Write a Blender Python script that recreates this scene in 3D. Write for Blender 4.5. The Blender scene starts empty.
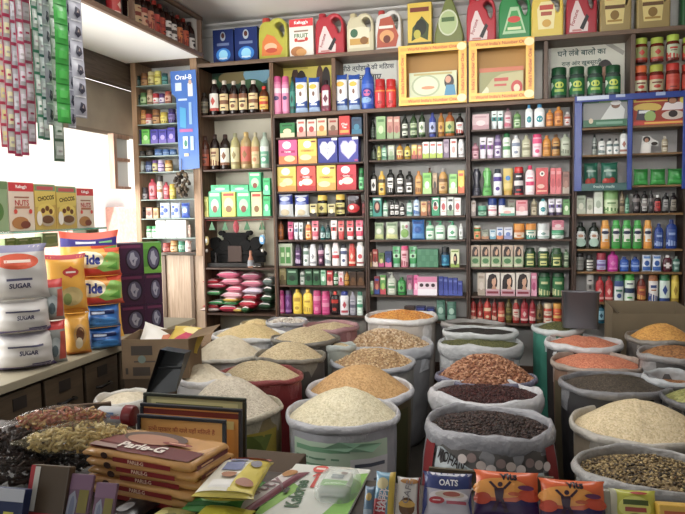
import bpy, bmesh, math, random
from mathutils import Vector, Matrix, Euler
random.seed(7)
C = bpy.context.scene.collection
PI = math.pi
# ------------------------------------------------------------------ camera
FPX, CX, CY, H = 657.0, 342.5, 257.0, 1.55
yd = Vector((173.5, -51, 657)).normalized()
xd = Vector((2487, 5, -657)); xd = (xd - yd * xd.dot(yd)).normalized()
zd = xd.cross(yd)
if zd.y > 0: zd = -zd
M = Matrix((xd, yd, zd))                       # world = M @ camera-frame direction
CAM = Vector((0, 0, H))
def ray(px, py): return M @ Vector(((px - CX) / FPX, (py - CY) / FPX, 1.0))
def on_y(px, py, Y): d = ray(px, py); return CAM + d * (Y / d.y)
def on_z(px, py, Z): d = ray(px, py); return CAM + d * ((Z - H) / d.z)
def on_x(px, py, X): d = ray(px, py); return CAM + d * (X / d.x)
def dist(p): return (M.transposed() @ (Vector(p) - CAM)).z      # depth along the lens axis
cd = bpy.data.cameras.new('camera'); cam = bpy.data.objects.new('camera', cd); C.objects.link(cam)
cd.sensor_width = 36; cd.lens = FPX / 685 * 36; cd.clip_start = .05
R3 = Matrix((M.col[0], -M.col[1], -M.col[2])).transposed()
cam.matrix_world = Matrix.Translation(CAM) @ R3.to_4x4()
bpy.context.scene.camera = cam
# ------------------------------------------------------------------ materials
def lin(h):
    h = h.lstrip('#')
    if len(h) == 3: h = ''.join(c * 2 for c in h)
    o = []
    for i in (0, 2, 4):
        c = int(h[i:i+2], 16) / 255
        o.append(c / 12.92 if c <= .04045 else ((c + .055) / 1.055) ** 2.4)
    g = .3*o[0] + .59*o[1] + .11*o[2]
    return (*(x + (g - x)*.13 for x in o), 1)
MATS = {}
def mat(h, rough=.42, metal=0.0, alpha=1.0, noise=0.0, scale=30, bump=0.0, emit=0):
    k = (h, rough, metal, alpha, noise, scale, bump, emit)
    if k in MATS: return MATS[k]
    m = bpy.data.materials.new('paint_' + h); m.use_nodes = True
    nt = m.node_tree; b = nt.nodes['Principled BSDF']; c = lin(h)
    b.inputs['Base Color'].default_value = c
    b.inputs['Roughness'].default_value = rough; b.inputs['Metallic'].default_value = metal
    if emit: b.inputs['Emission Color'].default_value = c; b.inputs['Emission Strength'].default_value = emit
    if noise or bump:
        tc = nt.nodes.new('ShaderNodeTexCoord'); n = nt.nodes.new('ShaderNodeTexNoise')
        n.inputs['Scale'].default_value = scale; n.inputs['Detail'].default_value = 5
        nt.links.new(tc.outputs['Object'], n.inputs['Vector'])
        if noise:
            r = nt.nodes.new('ShaderNodeValToRGB'); e = r.color_ramp.elements
            e[0].position = .3; e[1].position = .7
            e[0].color = tuple(x * (1 - noise) for x in c[:3]) + (1,)
            e[1].color = tuple(min(1, x * (1 + noise)) for x in c[:3]) + (1,)
            nt.links.new(n.outputs['Fac'], r.inputs['Fac']); nt.links.new(r.outputs['Color'], b.inputs['Base Color'])
        if bump:
            bp = nt.nodes.new('ShaderNodeBump'); bp.inputs['Strength'].default_value = bump; bp.inputs['Distance'].default_value = .02
            nt.links.new(n.outputs['Fac'], bp.inputs['Height']); nt.links.new(bp.outputs['Normal'], b.inputs['Normal'])
    if alpha < 1:
        t = nt.nodes.new('ShaderNodeBsdfTransparent'); mx = nt.nodes.new('ShaderNodeMixShader')
        mx.inputs['Fac'].default_value = alpha; out = nt.nodes['Material Output']
        nt.links.new(t.outputs[0], mx.inputs[1]); nt.links.new(b.outputs[0], mx.inputs[2]); nt.links.new(mx.outputs[0], out.inputs['Surface'])
    MATS[k] = m
    return m
def wood(h, h2, scale=6.0, axis=2, rough=.5):
    k = ('wood', h, h2, scale, axis, rough)
    if k in MATS: return MATS[k]
    m = bpy.data.materials.new('wood_' + h); m.use_nodes = True
    nt = m.node_tree; b = nt.nodes['Principled BSDF']; b.inputs['Roughness'].default_value = rough
    tc = nt.nodes.new('ShaderNodeTexCoord'); mp = nt.nodes.new('ShaderNodeMapping')
    s = [scale * 5] * 3; s[axis] = scale * .4; mp.inputs['Scale'].default_value = s
    n = nt.nodes.new('ShaderNodeTexNoise'); n.inputs['Scale'].default_value = 1.5; n.inputs['Detail'].default_value = 6; n.inputs['Distortion'].default_value = 1.2
    r = nt.nodes.new('ShaderNodeValToRGB'); r.color_ramp.elements[0].position = .3; r.color_ramp.elements[1].position = .7
    r.color_ramp.elements[0].color = lin(h); r.color_ramp.elements[1].color = lin(h2)
    nt.links.new(tc.outputs['Object'], mp.inputs['Vector']); nt.links.new(mp.outputs[0], n.inputs['Vector'])
    nt.links.new(n.outputs['Fac'], r.inputs['Fac']); nt.links.new(r.outputs[0], b.inputs['Base Color'])
    MATS[k] = m
    return m
def grain_mat(name, cols, scale, bump=.6, rough=.6):
    """voronoi cells, each cell one kernel of its own tint"""
    m = bpy.data.materials.new(name); m.use_nodes = True
    nt = m.node_tree; b = nt.nodes['Principled BSDF']; b.inputs['Roughness'].default_value = rough
    tc = nt.nodes.new('ShaderNodeTexCoord'); v = nt.nodes.new('ShaderNodeTexVoronoi'); v.inputs['Scale'].default_value = scale
    nt.links.new(tc.outputs['Object'], v.inputs['Vector'])
    sp = nt.nodes.new('ShaderNodeSeparateColor'); nt.links.new(v.outputs['Color'], sp.inputs[0])
    r = nt.nodes.new('ShaderNodeValToRGB'); e = r.color_ramp.elements
    for i, c in enumerate(cols):
        pos = i / max(1, len(cols) - 1)
        if i < 2: e[i].position = pos if i == 0 else pos; e[i].color = lin(c)
        else: x = e.new(pos); x.color = lin(c)
    nt.links.new(sp.outputs[0], r.inputs['Fac'])
    n = nt.nodes.new('ShaderNodeTexNoise'); n.inputs['Scale'].default_value = 9; nt.links.new(tc.outputs['Object'], n.inputs['Vector'])
    mr = nt.nodes.new('ShaderNodeMapRange'); mr.inputs[3].default_value = .8; mr.inputs[4].default_value = 1.15
    nt.links.new(n.outputs['Fac'], mr.inputs[0])
    mx = nt.nodes.new('ShaderNodeMix'); mx.data_type = 'RGBA'; mx.blend_type = 'MULTIPLY'; mx.inputs[0].default_value = 1
    nt.links.new(r.outputs[0], mx.inputs[6]); nt.links.new(mr.outputs[0], mx.inputs[7])
    nt.links.new(mx.outputs[2], b.inputs['Base Color'])
    bp = nt.nodes.new('ShaderNodeBump'); bp.invert = True; bp.inputs['Strength'].default_value = bump; bp.inputs['Distance'].default_value = .006
    nt.links.new(v.outputs['Distance'], bp.inputs['Height']); nt.links.new(bp.outputs[0], b.inputs['Normal'])
    return m
# ------------------------------------------------------------------ mesh building
class MB:
    def __init__(s): s.v = []; s.f = []; s.m = []; s.sm = []; s.mats = []
    def mi(s, m):
        if isinstance(m, str): m = mat(m)
        if m not in s.mats: s.mats.append(m)
        return s.mats.index(m)
    def add(s, vs, fs, m, smooth=False):
        o = len(s.v); i = s.mi(m); s.v += [tuple(x) for x in vs]
        for f in fs: s.f.append([o + k for k in f]); s.m.append(i); s.sm.append(smooth)
        return s
    def box(s, x0, x1, y0, y1, z0, z1, m):
        vs = [(x, y, z) for z in (z0, z1) for y in (y0, y1) for x in (x0, x1)]
        return s.add(vs, [(0,2,3,1),(4,5,7,6),(0,1,5,4),(2,6,7,3),(0,4,6,2),(1,3,7,5)], m)
    def bbox(s, x0, x1, y0, y1, z0, z1, m, b=.004):
        """box with chamfered edges"""
        b = min(b, (x1-x0)*.3, (y1-y0)*.3, (z1-z0)*.3)
        bm = bmesh.new(); bmesh.ops.create_cube(bm, size=1)
        for v in bm.verts: v.co = ((x0+x1)/2 + v.co.x*(x1-x0), (y0+y1)/2 + v.co.y*(y1-y0), (z0+z1)/2 + v.co.z*(z1-z0))
        bmesh.ops.bevel(bm, geom=bm.edges[:], offset=b, segments=2, affect='EDGES', profile=.6)
        bm.verts.index_update()
        s.add([v.co[:] for v in bm.verts], [[v.index for v in f.verts] for f in bm.faces], m); bm.free()
        return s
    def loft(s, rings, m, close=True, cap0=True, cap1=True, smooth=True):
        n = len(rings[0]); vs = [p for r in rings for p in r]; fs = []
        for a in range(len(rings) - 1):
            for k in range(n if close else n - 1):
                k2 = (k + 1) % n
                fs.append((a*n + k, a*n + k2, (a+1)*n + k2, (a+1)*n + k))
        s.add(vs, fs, m, smooth)
        if cap0: s.add(rings[0], [list(range(n))[::-1]], m)
        if cap1: s.add(rings[-1], [list(range(n))], m)
        return s
    def lathe(s, prof, m, w=1.0, d=1.0, n=14, p=2.0, cx=0, cy=0, cap0=True, cap1=True):
        rings = []
        for r, z in prof:
            ring = []
            for k in range(n):
                a = 2*PI*k/n; c, q = math.cos(a), math.sin(a)
                ring.append((cx + r*w*math.copysign(abs(c)**(2/p), c), cy + r*d*math.copysign(abs(q)**(2/p), q), z))
            rings.append(ring)
        return s.loft(rings, m, cap0=cap0, cap1=cap1)
    def ball(s, c, rx, ry, rz, m, n=10, k=7):
        rings = [[(c[0] + rx*math.sin(PI*j/k)*math.cos(2*PI*i/n), c[1] + ry*math.sin(PI*j/k)*math.sin(2*PI*i/n), c[2] - rz*math.cos(PI*j/k)) for i in range(n)] for j in range(1, k)]
        return s.loft(rings, m)
    def tube(s, pts, r, m, n=8):
        pts = [Vector(p) for p in pts]; rings = []; rr = r if isinstance(r, (list, tuple)) else [r]*len(pts)
        for i, p in enumerate(pts):
            t = (pts[min(i+1, len(pts)-1)] - pts[max(i-1, 0)]).normalized()
            u = t.orthogonal().normalized() if i == 0 else (u - t*u.dot(t)).normalized()
            w = t.cross(u)
            rings.append([p + (u*math.cos(2*PI*k/n) + w*math.sin(2*PI*k/n))*rr[i] for k in range(n)])
        return s.loft(rings, m)
    def mesh(s, name='mesh'):
        me = bpy.data.meshes.new(name); me.from_pydata(s.v, [], s.f)
        for m in s.mats: me.materials.append(m)
        me.polygons.foreach_set('material_index', s.m); me.polygons.foreach_set('use_smooth', s.sm)
        me.update(); return me
# text outlines -> flat triangles, normalised to cap height 1, starting at (0,0)
TXT = {}
def text_geo(t, bold=0.0):
    k = (t, bold)
    if k in TXT: return TXT[k]
    cu = bpy.data.curves.new('t', 'FONT'); cu.body = t; cu.size = 1; cu.resolution_u = 3; cu.offset = bold
    ob = bpy.data.objects.new('t', cu); C.objects.link(ob)
    dg = bpy.context.evaluated_depsgraph_get(); me = ob.evaluated_get(dg).to_mesh()
    vs = [v.co.copy() for v in me.vertices]; fs = [list(p.vertices) for p in me.polygons]
    ob.evaluated_get(dg).to_mesh_clear(); bpy.data.objects.remove(ob); bpy.data.curves.remove(cu)
    if not vs: vs = [Vector((0,0,0))]
    x0 = min(v.x for v in vs); x1 = max(v.x for v in vs); y0 = min(v.y for v in vs); y1 = max(v.y for v in vs)
    h = max(.01, y1 - y0)
    TXT[k] = ([((v.x - x0)/h, (v.y - y0)/h) for v in vs], fs, (x1 - x0)/h)
    return TXT[k]
def split_uv(tris, thr):
    """cut flat panel triangles finely enough to follow a bulging surface"""
    out = []; st = list(tris)
    while st:
        a, b, c = st.pop(); e = ((a, b, c), (b, c, a), (c, a, b)); p, q, r = max(e, key=lambda x: (x[0][0]-x[1][0])**2 + (x[0][1]-x[1][1])**2)
        if (p[0]-q[0])**2 + (p[1]-q[1])**2 <= thr*thr: out.append((a, b, c)); continue
        m = ((p[0]+q[0])/2, (p[1]+q[1])/2); st += [(p, m, r), (m, q, r)]
    return out
def paint(mb, mp, W, Hh, prims, step=.0005, curved=False):
    """prims in panel units 0..1, mapped onto a surface by mp(u, v, lift)"""
    thr = .09 if curved == 'fine' else .3
    for i, p in enumerate(prims):
        e = step * (i + 1); k = p[0]; tris = []; polys = None
        if k == 'r':
            _, x0, y0, x1, y1, c = p
            if curved:
                nx = max(1, math.ceil(abs(x1-x0)/(thr*.8))); ny = max(1, math.ceil(abs(y1-y0)/thr))
            else: nx = ny = 1
            vs = [mp(x0 + (x1-x0)*a/nx, y0 + (y1-y0)*b/ny, e) for b in range(ny+1) for a in range(nx+1)]
            mb.add(vs, [(b*(nx+1)+a, b*(nx+1)+a+1, (b+1)*(nx+1)+a+1, (b+1)*(nx+1)+a) for b in range(ny) for a in range(nx)], c, bool(curved)); continue
        if k == 'e':
            _, x, y, rx, ry, c = p; n = 20; polys = [(x + rx*math.cos(2*PI*a/n), y + ry*math.sin(2*PI*a/n)) for a in range(n)]
        elif k == 'p': _, polys, c = p; x = sum(q[0] for q in polys)/len(polys); y = sum(q[1] for q in polys)/len(polys)
        if polys:
            n = len(polys)
            if curved: tris = [((x, y), polys[a], polys[(a+1) % n]) for a in range(n)]
            else: mb.add([mp(q[0], q[1], e) for q in polys], [list(range(n))], c); continue
        else:
            t, x, y, h, c = p[1:6]; mw = p[6] if len(p) > 6 else .9; rot = p[7] if len(p) > 7 else 0; bold = p[8] if len(p) > 8 else .015
            g, fs, w = text_geo(t, bold); hm = h*Hh; wm = w*hm
            lim = mw*(Hh if abs(rot) > 45 else W); sx = min(1, lim/wm) if wm else 1
            ca, sa = math.cos(math.radians(rot)), math.sin(math.radians(rot)); vs = []
            for gx, gy in g:
                a = (gx - w/2)*hm*sx; b = (gy - .5)*hm
                vs.append((x + (a*ca - b*sa)/W, y + (a*sa + b*ca)/Hh))
            if curved != 'fine': mb.add([mp(a, b, e) for a, b in vs], fs, c); continue
            for f in fs: tris += [(vs[f[0]], vs[f[m]], vs[f[m+1]]) for m in range(1, len(f)-1)]
        tris = split_uv(tris, thr); mb.add([mp(a, b, e) for tr in tris for a, b in tr], [(3*m, 3*m+1, 3*m+2) for m in range(len(tris))], c)
# ------------------------------------------------------------------ objects
LABELS = {}
def tag(o, label, cat, group=None, kind=None):
    if label: o['label'] = label; LABELS.setdefault(label, []).append(o.name)
    if cat: o['category'] = cat
    if group: o['group'] = group
    if kind: o['kind'] = kind
    return o
def thing(name, label, cat, loc=(0,0,0), rot=(0,0,0), group=None):
    o = bpy.data.objects.new(name, None); C.objects.link(o); o.empty_display_size = .05
    o.location = loc; o.rotation_euler = rot
    return tag(o, label, cat, group)
def obj(name, me, parent=None, loc=(0,0,0), rot=(0,0,0)):
    if isinstance(me, MB): me = me.mesh(name)
    o = bpy.data.objects.new(name, me); C.objects.link(o); o.location = loc; o.rotation_euler = rot
    if parent is not None: o.parent = parent
    return o
def struct(name, me, parent=None):
    o = obj(name, me, parent)
    if parent is None: o['kind'] = 'structure'
    return o
# ------------------------------------------------------------------ packaging kinds
PROF = {
 'oil':  ([(.9,0),(1,.03),(1,.66),(.9,.75),(.5,.85),(.4,.885)], [(.44,.88),(.44,.99),(.34,1)], (.12,.6), 1.0),
 'lot':  ([(.9,0),(1,.04),(1,.68),(.85,.79),(.42,.86)], [(.42,.855),(.4,.99),(.3,1)], (.1,.66), .62),
 'sham': ([(.92,0),(1,.03),(.9,.5),(.98,.74),(.74,.83)], [(.74,.825),(.68,.98),(.5,1)], (.1,.7), .62),
 'can':  ([(1,0),(1,.82),(.92,.85)], [(.93,.845),(.93,.96),(.78,1)], (.06,.78), 1.0),
 'jar':  ([(.94,0),(1,.04),(1,.68),(.84,.76)], [(.94,.755),(.94,.98),(.88,1)], (.1,.62), 1.0),
 'tub':  ([(.9,0),(1,.06),(1,.6)], [(1.03,.6),(1.03,.97),(.97,1)], (.1,.55), 1.0),
 'hour': ([(.95,0),(1,.12),(.72,.42),(.62,.52),(.9,.78),(.8,.9)], [(.55,.895),(.5,1)], (.08,.36), .8),
 'pump': ([(.92,0),(1,.04),(1,.62),(.8,.74),(.36,.78)], [(.34,.775),(.34,.86),(.14,.865),(.14,.95)], (.1,.6), .62),
}
NAMES = {'oil': ('bottle', 'bottle'), 'lot': ('bottle', 'bottle'), 'sham': ('bottle', 'bottle'), 'can': ('can', 'can'), 'jar': ('jar', 'jar'),
         'tub': ('jar', 'jar'), 'hour': ('bottle', 'bottle'), 'pump': ('pump_bottle', 'bottle'), 'tube': ('tube', 'tube'), 'box': ('carton', 'box'), 'pouch': ('pouch', 'packet')}
def interp(prof, z):
    for (r0, z0), (r1, z1) in zip(prof, prof[1:]):
        if z0 <= z <= z1: return r0 + (r1 - r0)*(z - z0)/max(1e-6, z1 - z0)
    return prof[-1][0]
CACHE = {}
def cached(key, fn):
    if key not in CACHE: CACHE[key] = fn()
    return CACHE[key]
def bottle_parts(st, w, h, c1, c2, c3, c4, des):
    body, cap, (l0, l1), dr = PROF[st]; d = w*dr; p = 2.0 if dr == 1 else 2.5
    P = []
    P.append(('body', MB().lathe([(r, z*h) for r, z in body], mat(c1, .25), w/2, d/2, p=p).mesh('body')))
    mb = MB().lathe([(r, z*h) for r, z in cap], mat(c2, .35), w/2, d/2 if dr == 1 or st == 'sham' else w*.5, n=12)
    if st == 'pump': mb.bbox(-w*.36, w*.12, -w*.1, w*.1, h*.945, h, mat(c2, .35), .002)
    P.append(('cap' if st not in ('jar', 'tub') else 'lid', mb.mesh('cap')))
    if c3 != '-':
        mb = MB(); A = math.radians(66)
        def mp(u, v, e):
            a = (u - .5)*2*A; z = (l0 + (l1 - l0)*v); r = interp(body, z)
            return (math.sin(a)*(r*w/2*1.012 + e), -math.cos(a)*(r*d/2*(1.012 if p == 2 else 1.05) + e), z*h)
        W = A*w; Hh = (l1 - l0)*h
        k = (len(c1 + c3)*7 + sum(map(ord, c1 + c2 + c3 + c4)) + int(h*300)) % 4
        prims = [('r', 0, 0, 1, 1, c3)] + (des or [
            [('r', 0, 0, 1, .16, c4), ('p', [(.5, .3), (.7, .55), (.5, .8), (.3, .55)], c4)],
            [('r', 0, .38, 1, .62, c4), ('r', .25, .8, .75, .87, c4), ('r', .3, .12, .7, .2, c1)],
            [('r', 0, .72, 1, 1, c4), ('r', .2, .46, .8, .56, c1), ('e', .5, .25, .2, .12, c4)],
            [('p', [(0, 0), (1, 0), (1, .22), (0, .42)], c4), ('r', .25, .66, .75, .8, c4), ('r', .3, .52, .7, .58, c1)]][k])
        paint(mb, mp, W, Hh, prims, .0006, True)
        P.append(('label', mb.mesh('label')))
    return P
def tube_parts(w, h, c1, c2, c3, c4, des):
    def ring(rx, ry, z, n=14): return [(rx*math.cos(2*PI*k/n), ry*math.sin(2*PI*k/n), z) for k in range(n)]
    hw = w/2
    prof = [(.8, .5, .17), (.95, .52, .2), (.98, .45, .4), (1, .3, .7), (1, .12, .93), (1, .05, 1)]
    P = [('body', MB().loft([ring(hw*a, hw*b, h*z) for a, b, z in prof], mat(c1, .3)).mesh('body')),
         ('cap', MB().lathe([(.84, 0), (.84, h*.165), (.8, h*.17)], mat(c2, .35), hw, hw*.6).mesh('cap'))]
    if c3 != '-':
        mb = MB()
        def mp(u, v, e):
            z = .24 + .66*v; i = [q for q in zip(prof, prof[1:]) if q[0][2] <= z <= q[1][2]][0]
            t = (z - i[0][2])/(i[1][2] - i[0][2]); a = i[0][0] + (i[1][0] - i[0][0])*t; b = i[0][1] + (i[1][1] - i[0][1])*t
            x = (u - .5)*1.7*a; return (x*hw, -(b*hw*math.sqrt(max(.05, 1 - (x/a)**2)) + .002 + e), z*h)
        paint(mb, mp, w*.85, h*.66, des or [('r', 0, .3, 1, .62, c3), ('e', .5, .46, .22, .12, c4), ('r', .2, .8, .8, .88, c4)], .0006, True)
        P.append(('label', mb.mesh('label')))
    return P
def box_parts(w, h, d, c1, c2, c3, c4, des):
    mb = MB().bbox(-w/2, w/2, -d/2, d/2, 0, h, mat(c1, .4), .0025)
    P = [('carton_body', mb.mesh('carton'))]
    mb = MB(); mp = lambda u, v, e: (-w/2*.985 + w*.985*u, -d/2 - e, h*(.008 + .984*v))
    paint(mb, mp, w, h, des or [('r', 0, 0, 1, .3, c2), ('e', .5, .42, .28, .18, c3), ('r', .15, .76, .85, .88, c4)], .0005)
    P.append(('printed_front', mb.mesh('front')))
    return P
def pouch_shape(w, h, t, top=.06):
    def b(u, v):
        x = abs(2*u - 1); y = abs(2*v - 1)
        return math.sqrt(max(0, (1 - x**2.4)*(1 - y**3))) if .04 < v < .96 else 0
    def mp(u, v, e, s=-1):
        q = b(u, v); wr = q*(.1*math.sin(7*v + 9*u + w*40)*math.sin(5*u - 3*v) + .06*math.sin(19*v + 4*u + h*30))
        return ((u - .5)*w*(1.03 - .10*b(.5, v) - .07*v*v) + .012*w*math.sin(8*v + h*20)*v, s*(t/2*q*(1 + wr) + .0008 + e), h*v*(1 - .025*math.sin(PI*u)*(v > .9)))
    return mp
def pouch_parts(w, h, t, c1, c2, c3, c4, des):
    mp = pouch_shape(w, h, t); n, k = 12, 14; mb = MB()
    for s in (-1, 1):
        vs = [mp(a/n, b/k, 0, s) for b in range(k+1) for a in range(n+1)]
        mb.add(vs, [(b*(n+1)+a, b*(n+1)+a+1, (b+1)*(n+1)+a+1, (b+1)*(n+1)+a)[::1 if s < 0 else -1] for b in range(k) for a in range(n)], mat(c1, .28), True)
    P = [('bag', mb.mesh('bag'))]; mb = MB()
    paint(mb, mp, w, h, des or [('r', .04, .06, .96, .3, c2), ('e', .5, .5, .3, .16, c3), ('r', .1, .78, .9, .93, c4)], .0006, 'fine')
    P.append(('print', mb.mesh('print')))
    return P
def make(spec, w, h, d=None, des=None):
    """spec 'kind c1 c2 c3 c4' -> list of (part name, mesh)"""
    q = spec.split(); st = q[0]; c = (q[1:] + ['888', 'ddd', '333', '222'][len(q)-1:])[:4] if len(q) < 5 else q[1:5]
    dn = None
    if isinstance(des, str): dn = des; des = DES[des]
    key = (spec, round(w, 3), round(h, 3), None if d is None else round(d, 3), dn if dn else repr(des))
    def fn():
        if st in PROF: return bottle_parts(st, w, h, *c, des)
        if st == 'tube': return tube_parts(w, h, *c, des)
        if st == 'pouch': return pouch_parts(w, h, d or w*.35, *c, des)
        return box_parts(w, h, d or min(w*.6, .09), *c, des)
    return cached(key, fn)
def spawn(name, cat, label, parts, loc, rot=(0,0,0), group=None):
    t = thing(name, label, cat, loc, rot, group)
    for n, me in parts: obj(n, me, t)
    return t
# ------------------------------------------------------------------ printed designs (panel units, 0..1)
DES = {
 'cerP': [('r',0,0,1,.33,'e8722c'),('e',.45,.78,.24,.16,'f6e6ee'),('r',.12,.46,.9,.56,'b0205e'),('t','Cerelac',.5,.51,.07,'fff',.7),('e',.6,.22,.3,.13,'f4c890')],
 'cerY': [('r',0,0,1,.3,'ef9a3a'),('e',.5,.78,.22,.15,'f4efd8'),('r',.15,.48,.85,.57,'caa21c'),('t','Cerelac',.5,.525,.07,'a33018',.6),('e',.4,.25,.32,.12,'f6d8a0'),('r',.72,.86,.95,.92,'7a3a1c')],
 'cerR': [('r',0,.0,1,.2,'b81a22'),('e',.45,.8,.24,.15,'f6e2e0'),('r',.15,.52,.85,.61,'a8161e'),('t','Cerelac',.5,.565,.07,'fff',.6),('e',.55,.36,.3,.14,'f2e2c0'),('e',.2,.3,.1,.1,'f6f0e0')],
 'cerYR': [('r',0,0,1,.22,'e58a2a'),('e',.45,.8,.24,.15,'eee8c8'),('r',.15,.54,.85,.62,'b89018'),('e',.55,.38,.28,.15,'c9d8a0'),('e',.3,.28,.2,.1,'f0d090')],
 'heart': [('p',[(.5,.1),(.12,.42),(.08,.68),(.22,.86),(.4,.86),(.5,.76),(.6,.86),(.78,.86),(.92,.68),(.88,.42)],'c8c6dc'),('p',[(.5,.16),(.18,.45),(.15,.67),(.26,.8),(.4,.8),(.5,.7),(.6,.8),(.74,.8),(.85,.67),(.82,.45)],'efeef6'),('t','lactogen',.5,.58,.07,'2a2f80',.58),('t','2',.5,.38,.1,'2a2f80'),('r',.72,.9,1,1,'f2f2f6')],
 'heart1': [('p',[(.5,.1),(.12,.42),(.08,.68),(.22,.86),(.4,.86),(.5,.76),(.6,.86),(.78,.86),(.92,.68),(.88,.42)],'b9b4e0'),('p',[(.5,.16),(.18,.45),(.15,.67),(.26,.8),(.4,.8),(.5,.7),(.6,.8),(.74,.8),(.85,.67),(.82,.45)],'f4f2fb'),('t','lactogen',.5,.58,.07,'2a2f80',.58),('t','1',.5,.38,.1,'2a2f80'),('r',.7,.9,1,1,'f2f2f6'),('r',.82,.02,.98,.1,'c03878')],
 'woman': [('r',0,0,1,.28,'c9a0ac'),('r',0,.28,1,1,'d8cfc4'),('p',[(.1,.3),(.12,.66),(.24,.9),(.5,.97),(.74,.9),(.84,.66),(.8,.42),(.66,.3)],'241512'),('p',[(.42,.28),(.78,.28),(.66,.46),(.5,.46)],'c09072'),('e',.58,.64,.16,.2,'cf9f80'),('p',[(.4,.88),(.7,.86),(.62,.76),(.46,.72),(.42,.56)],'241512'),('r',.1,.1,.9,.2,'8a2038')],
 'womanG': [('r',0,0,1,.48,'a8b88e'),('r',0,.48,1,1,'b7a08c'),('p',[(.14,.48),(.16,.76),(.32,.94),(.6,.95),(.8,.78),(.82,.48)],'2a1a16'),('e',.54,.7,.16,.16,'c79a7c'),('p',[(.36,.9),(.66,.86),(.52,.8),(.42,.66)],'2a1a16'),('e',.5,.28,.34,.12,'3f7a44'),('r',.1,.05,.9,.12,'d8ccbc')],
 'surf': [('r',0,0,1,.14,'9fb8d8'),('r',0,.84,1,1,'2450a8'),('p',[(0,.3),(.4,.24),(1,.34),(1,.14),(0,.14)],'2c4f96'),('e',.45,.72,.35,.07,'f0b428'),('e',.5,.52,.12,.07,'7c5a4a'),('r',.2,.2,.8,.24,'dfe8f4')],
 'bluebox': [('e',.5,.25,.36,.2,'1f7fd8'),('e',.5,.25,.22,.15,'8fd8f8'),('e',.5,.8,.13,.14,'a8b4c0'),('e',.5,.82,.08,.08,'5a2a1a'),('r',.2,.52,.8,.6,'6a7ca8'),('r',.3,.12,.7,.16,'d8e8f8')],
 'nuts': [('r',0,.8,1,1,'e03038'),('t',"Kellogg's",.5,.9,.11,'fff',.8,0,.03),('t','FRUIT',.5,.56,.11,'3f7a40',.6,0,.02),('r',.2,.66,.8,.7,'9a7a60'),('e',.28,.45,.07,.05,'d84030'),('e',.72,.46,.07,.05,'d84030'),('e',.5,.42,.2,.03,'c23a2a'),('e',.35,.15,.3,.13,'b8743a'),('e',.5,.12,.22,.1,'d89a50')],
 'redjug': [('p',[(.1,.07),(.7,.07),(.72,.24),(.56,.42),(.38,.7),(.3,.7),(.16,.44)],'e0ccca'),('p',[(.44,.14),(.56,.1),(.74,.36),(.66,.42)],'2a2426'),('t','Fortune',.27,.36,.075,'a02030',.34,72),('r',.2,.08,.5,.12,'c88078')],
 'oral': [],
}
def dessert(): pass
# ------------------------------------------------------------------ shelf levels, read from the board lines
D = 4.80                                   # front plane of the shelving
YB = {'A': (318, [111.5,135.7,163,190.6,216.6,239.8,266.2,285.6,315]),
      'B': (416, [109.5,137.4,158.6,194.2,216,239.8,267.6,295.8,321]),
      'C': (520, [101,127.5,157,194.8,215.6,239.3,267.6,296.8,324]),
      'D': (628, [93.5,126,153.5,185.5,213.4,249,272,303,325]),
      'W': (162, [60,84,103.3,123.2,143,155.2,171.5,199.2,218.4,237.8,252.2]),
      'N': (235, [60,113.5,168.8,216.7,268,314])}
BZ = {k: [on_y(x, y, D).z for y in ys] for k, (x, ys) in YB.items()}
LEDGE = BZ['A'][0]
for k in 'ABCD': BZ[k][0] = LEDGE
TOP = 2.705
WOOD = wood('2a1a10', '4a3122'); WOODL = wood('4a3020', '7a5638'); WOODX = wood('3a2519', '5a4030', axis=0)
XS = {'W': (-3.02, -2.43), 'N': (-2.428, -1.807), 'A': (-1.805, -1.079), 'B': (-1.077, -.333), 'C': (-.331, .389), 'D': (.391, 1.095)}
BACKC = {'W': 'f2f2ee', 'N': 'c4bea8', 'A': 'a8a49a', 'B': 'aaa8a4', 'C': 'a8a6a2', 'D': 'b4b2b0'}
BAYNAME = {'W': ('display_cabinet', 'white-backed narrow shelf cabinet beside the bright opening', 'cabinet'),
           'N': ('shelf_unit', 'shelf bay holding drinks bottles above the small black shrine', 'shelf'),
           'A': ('shelf_unit', 'dark shelf bay holding baby cereal boxes', 'shelf'),
           'B': ('shelf_unit', 'dark shelf bay of hair oil bottles, between cereal and hair dye bays', 'shelf'),
           'C': ('shelf_unit', 'dark shelf bay holding hair dye boxes with women on', 'shelf'),
           'D': ('shelf_unit', 'shelf bay with blue frame and deodorant bottles at right', 'shelf')}
YBK = 5.06
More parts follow.
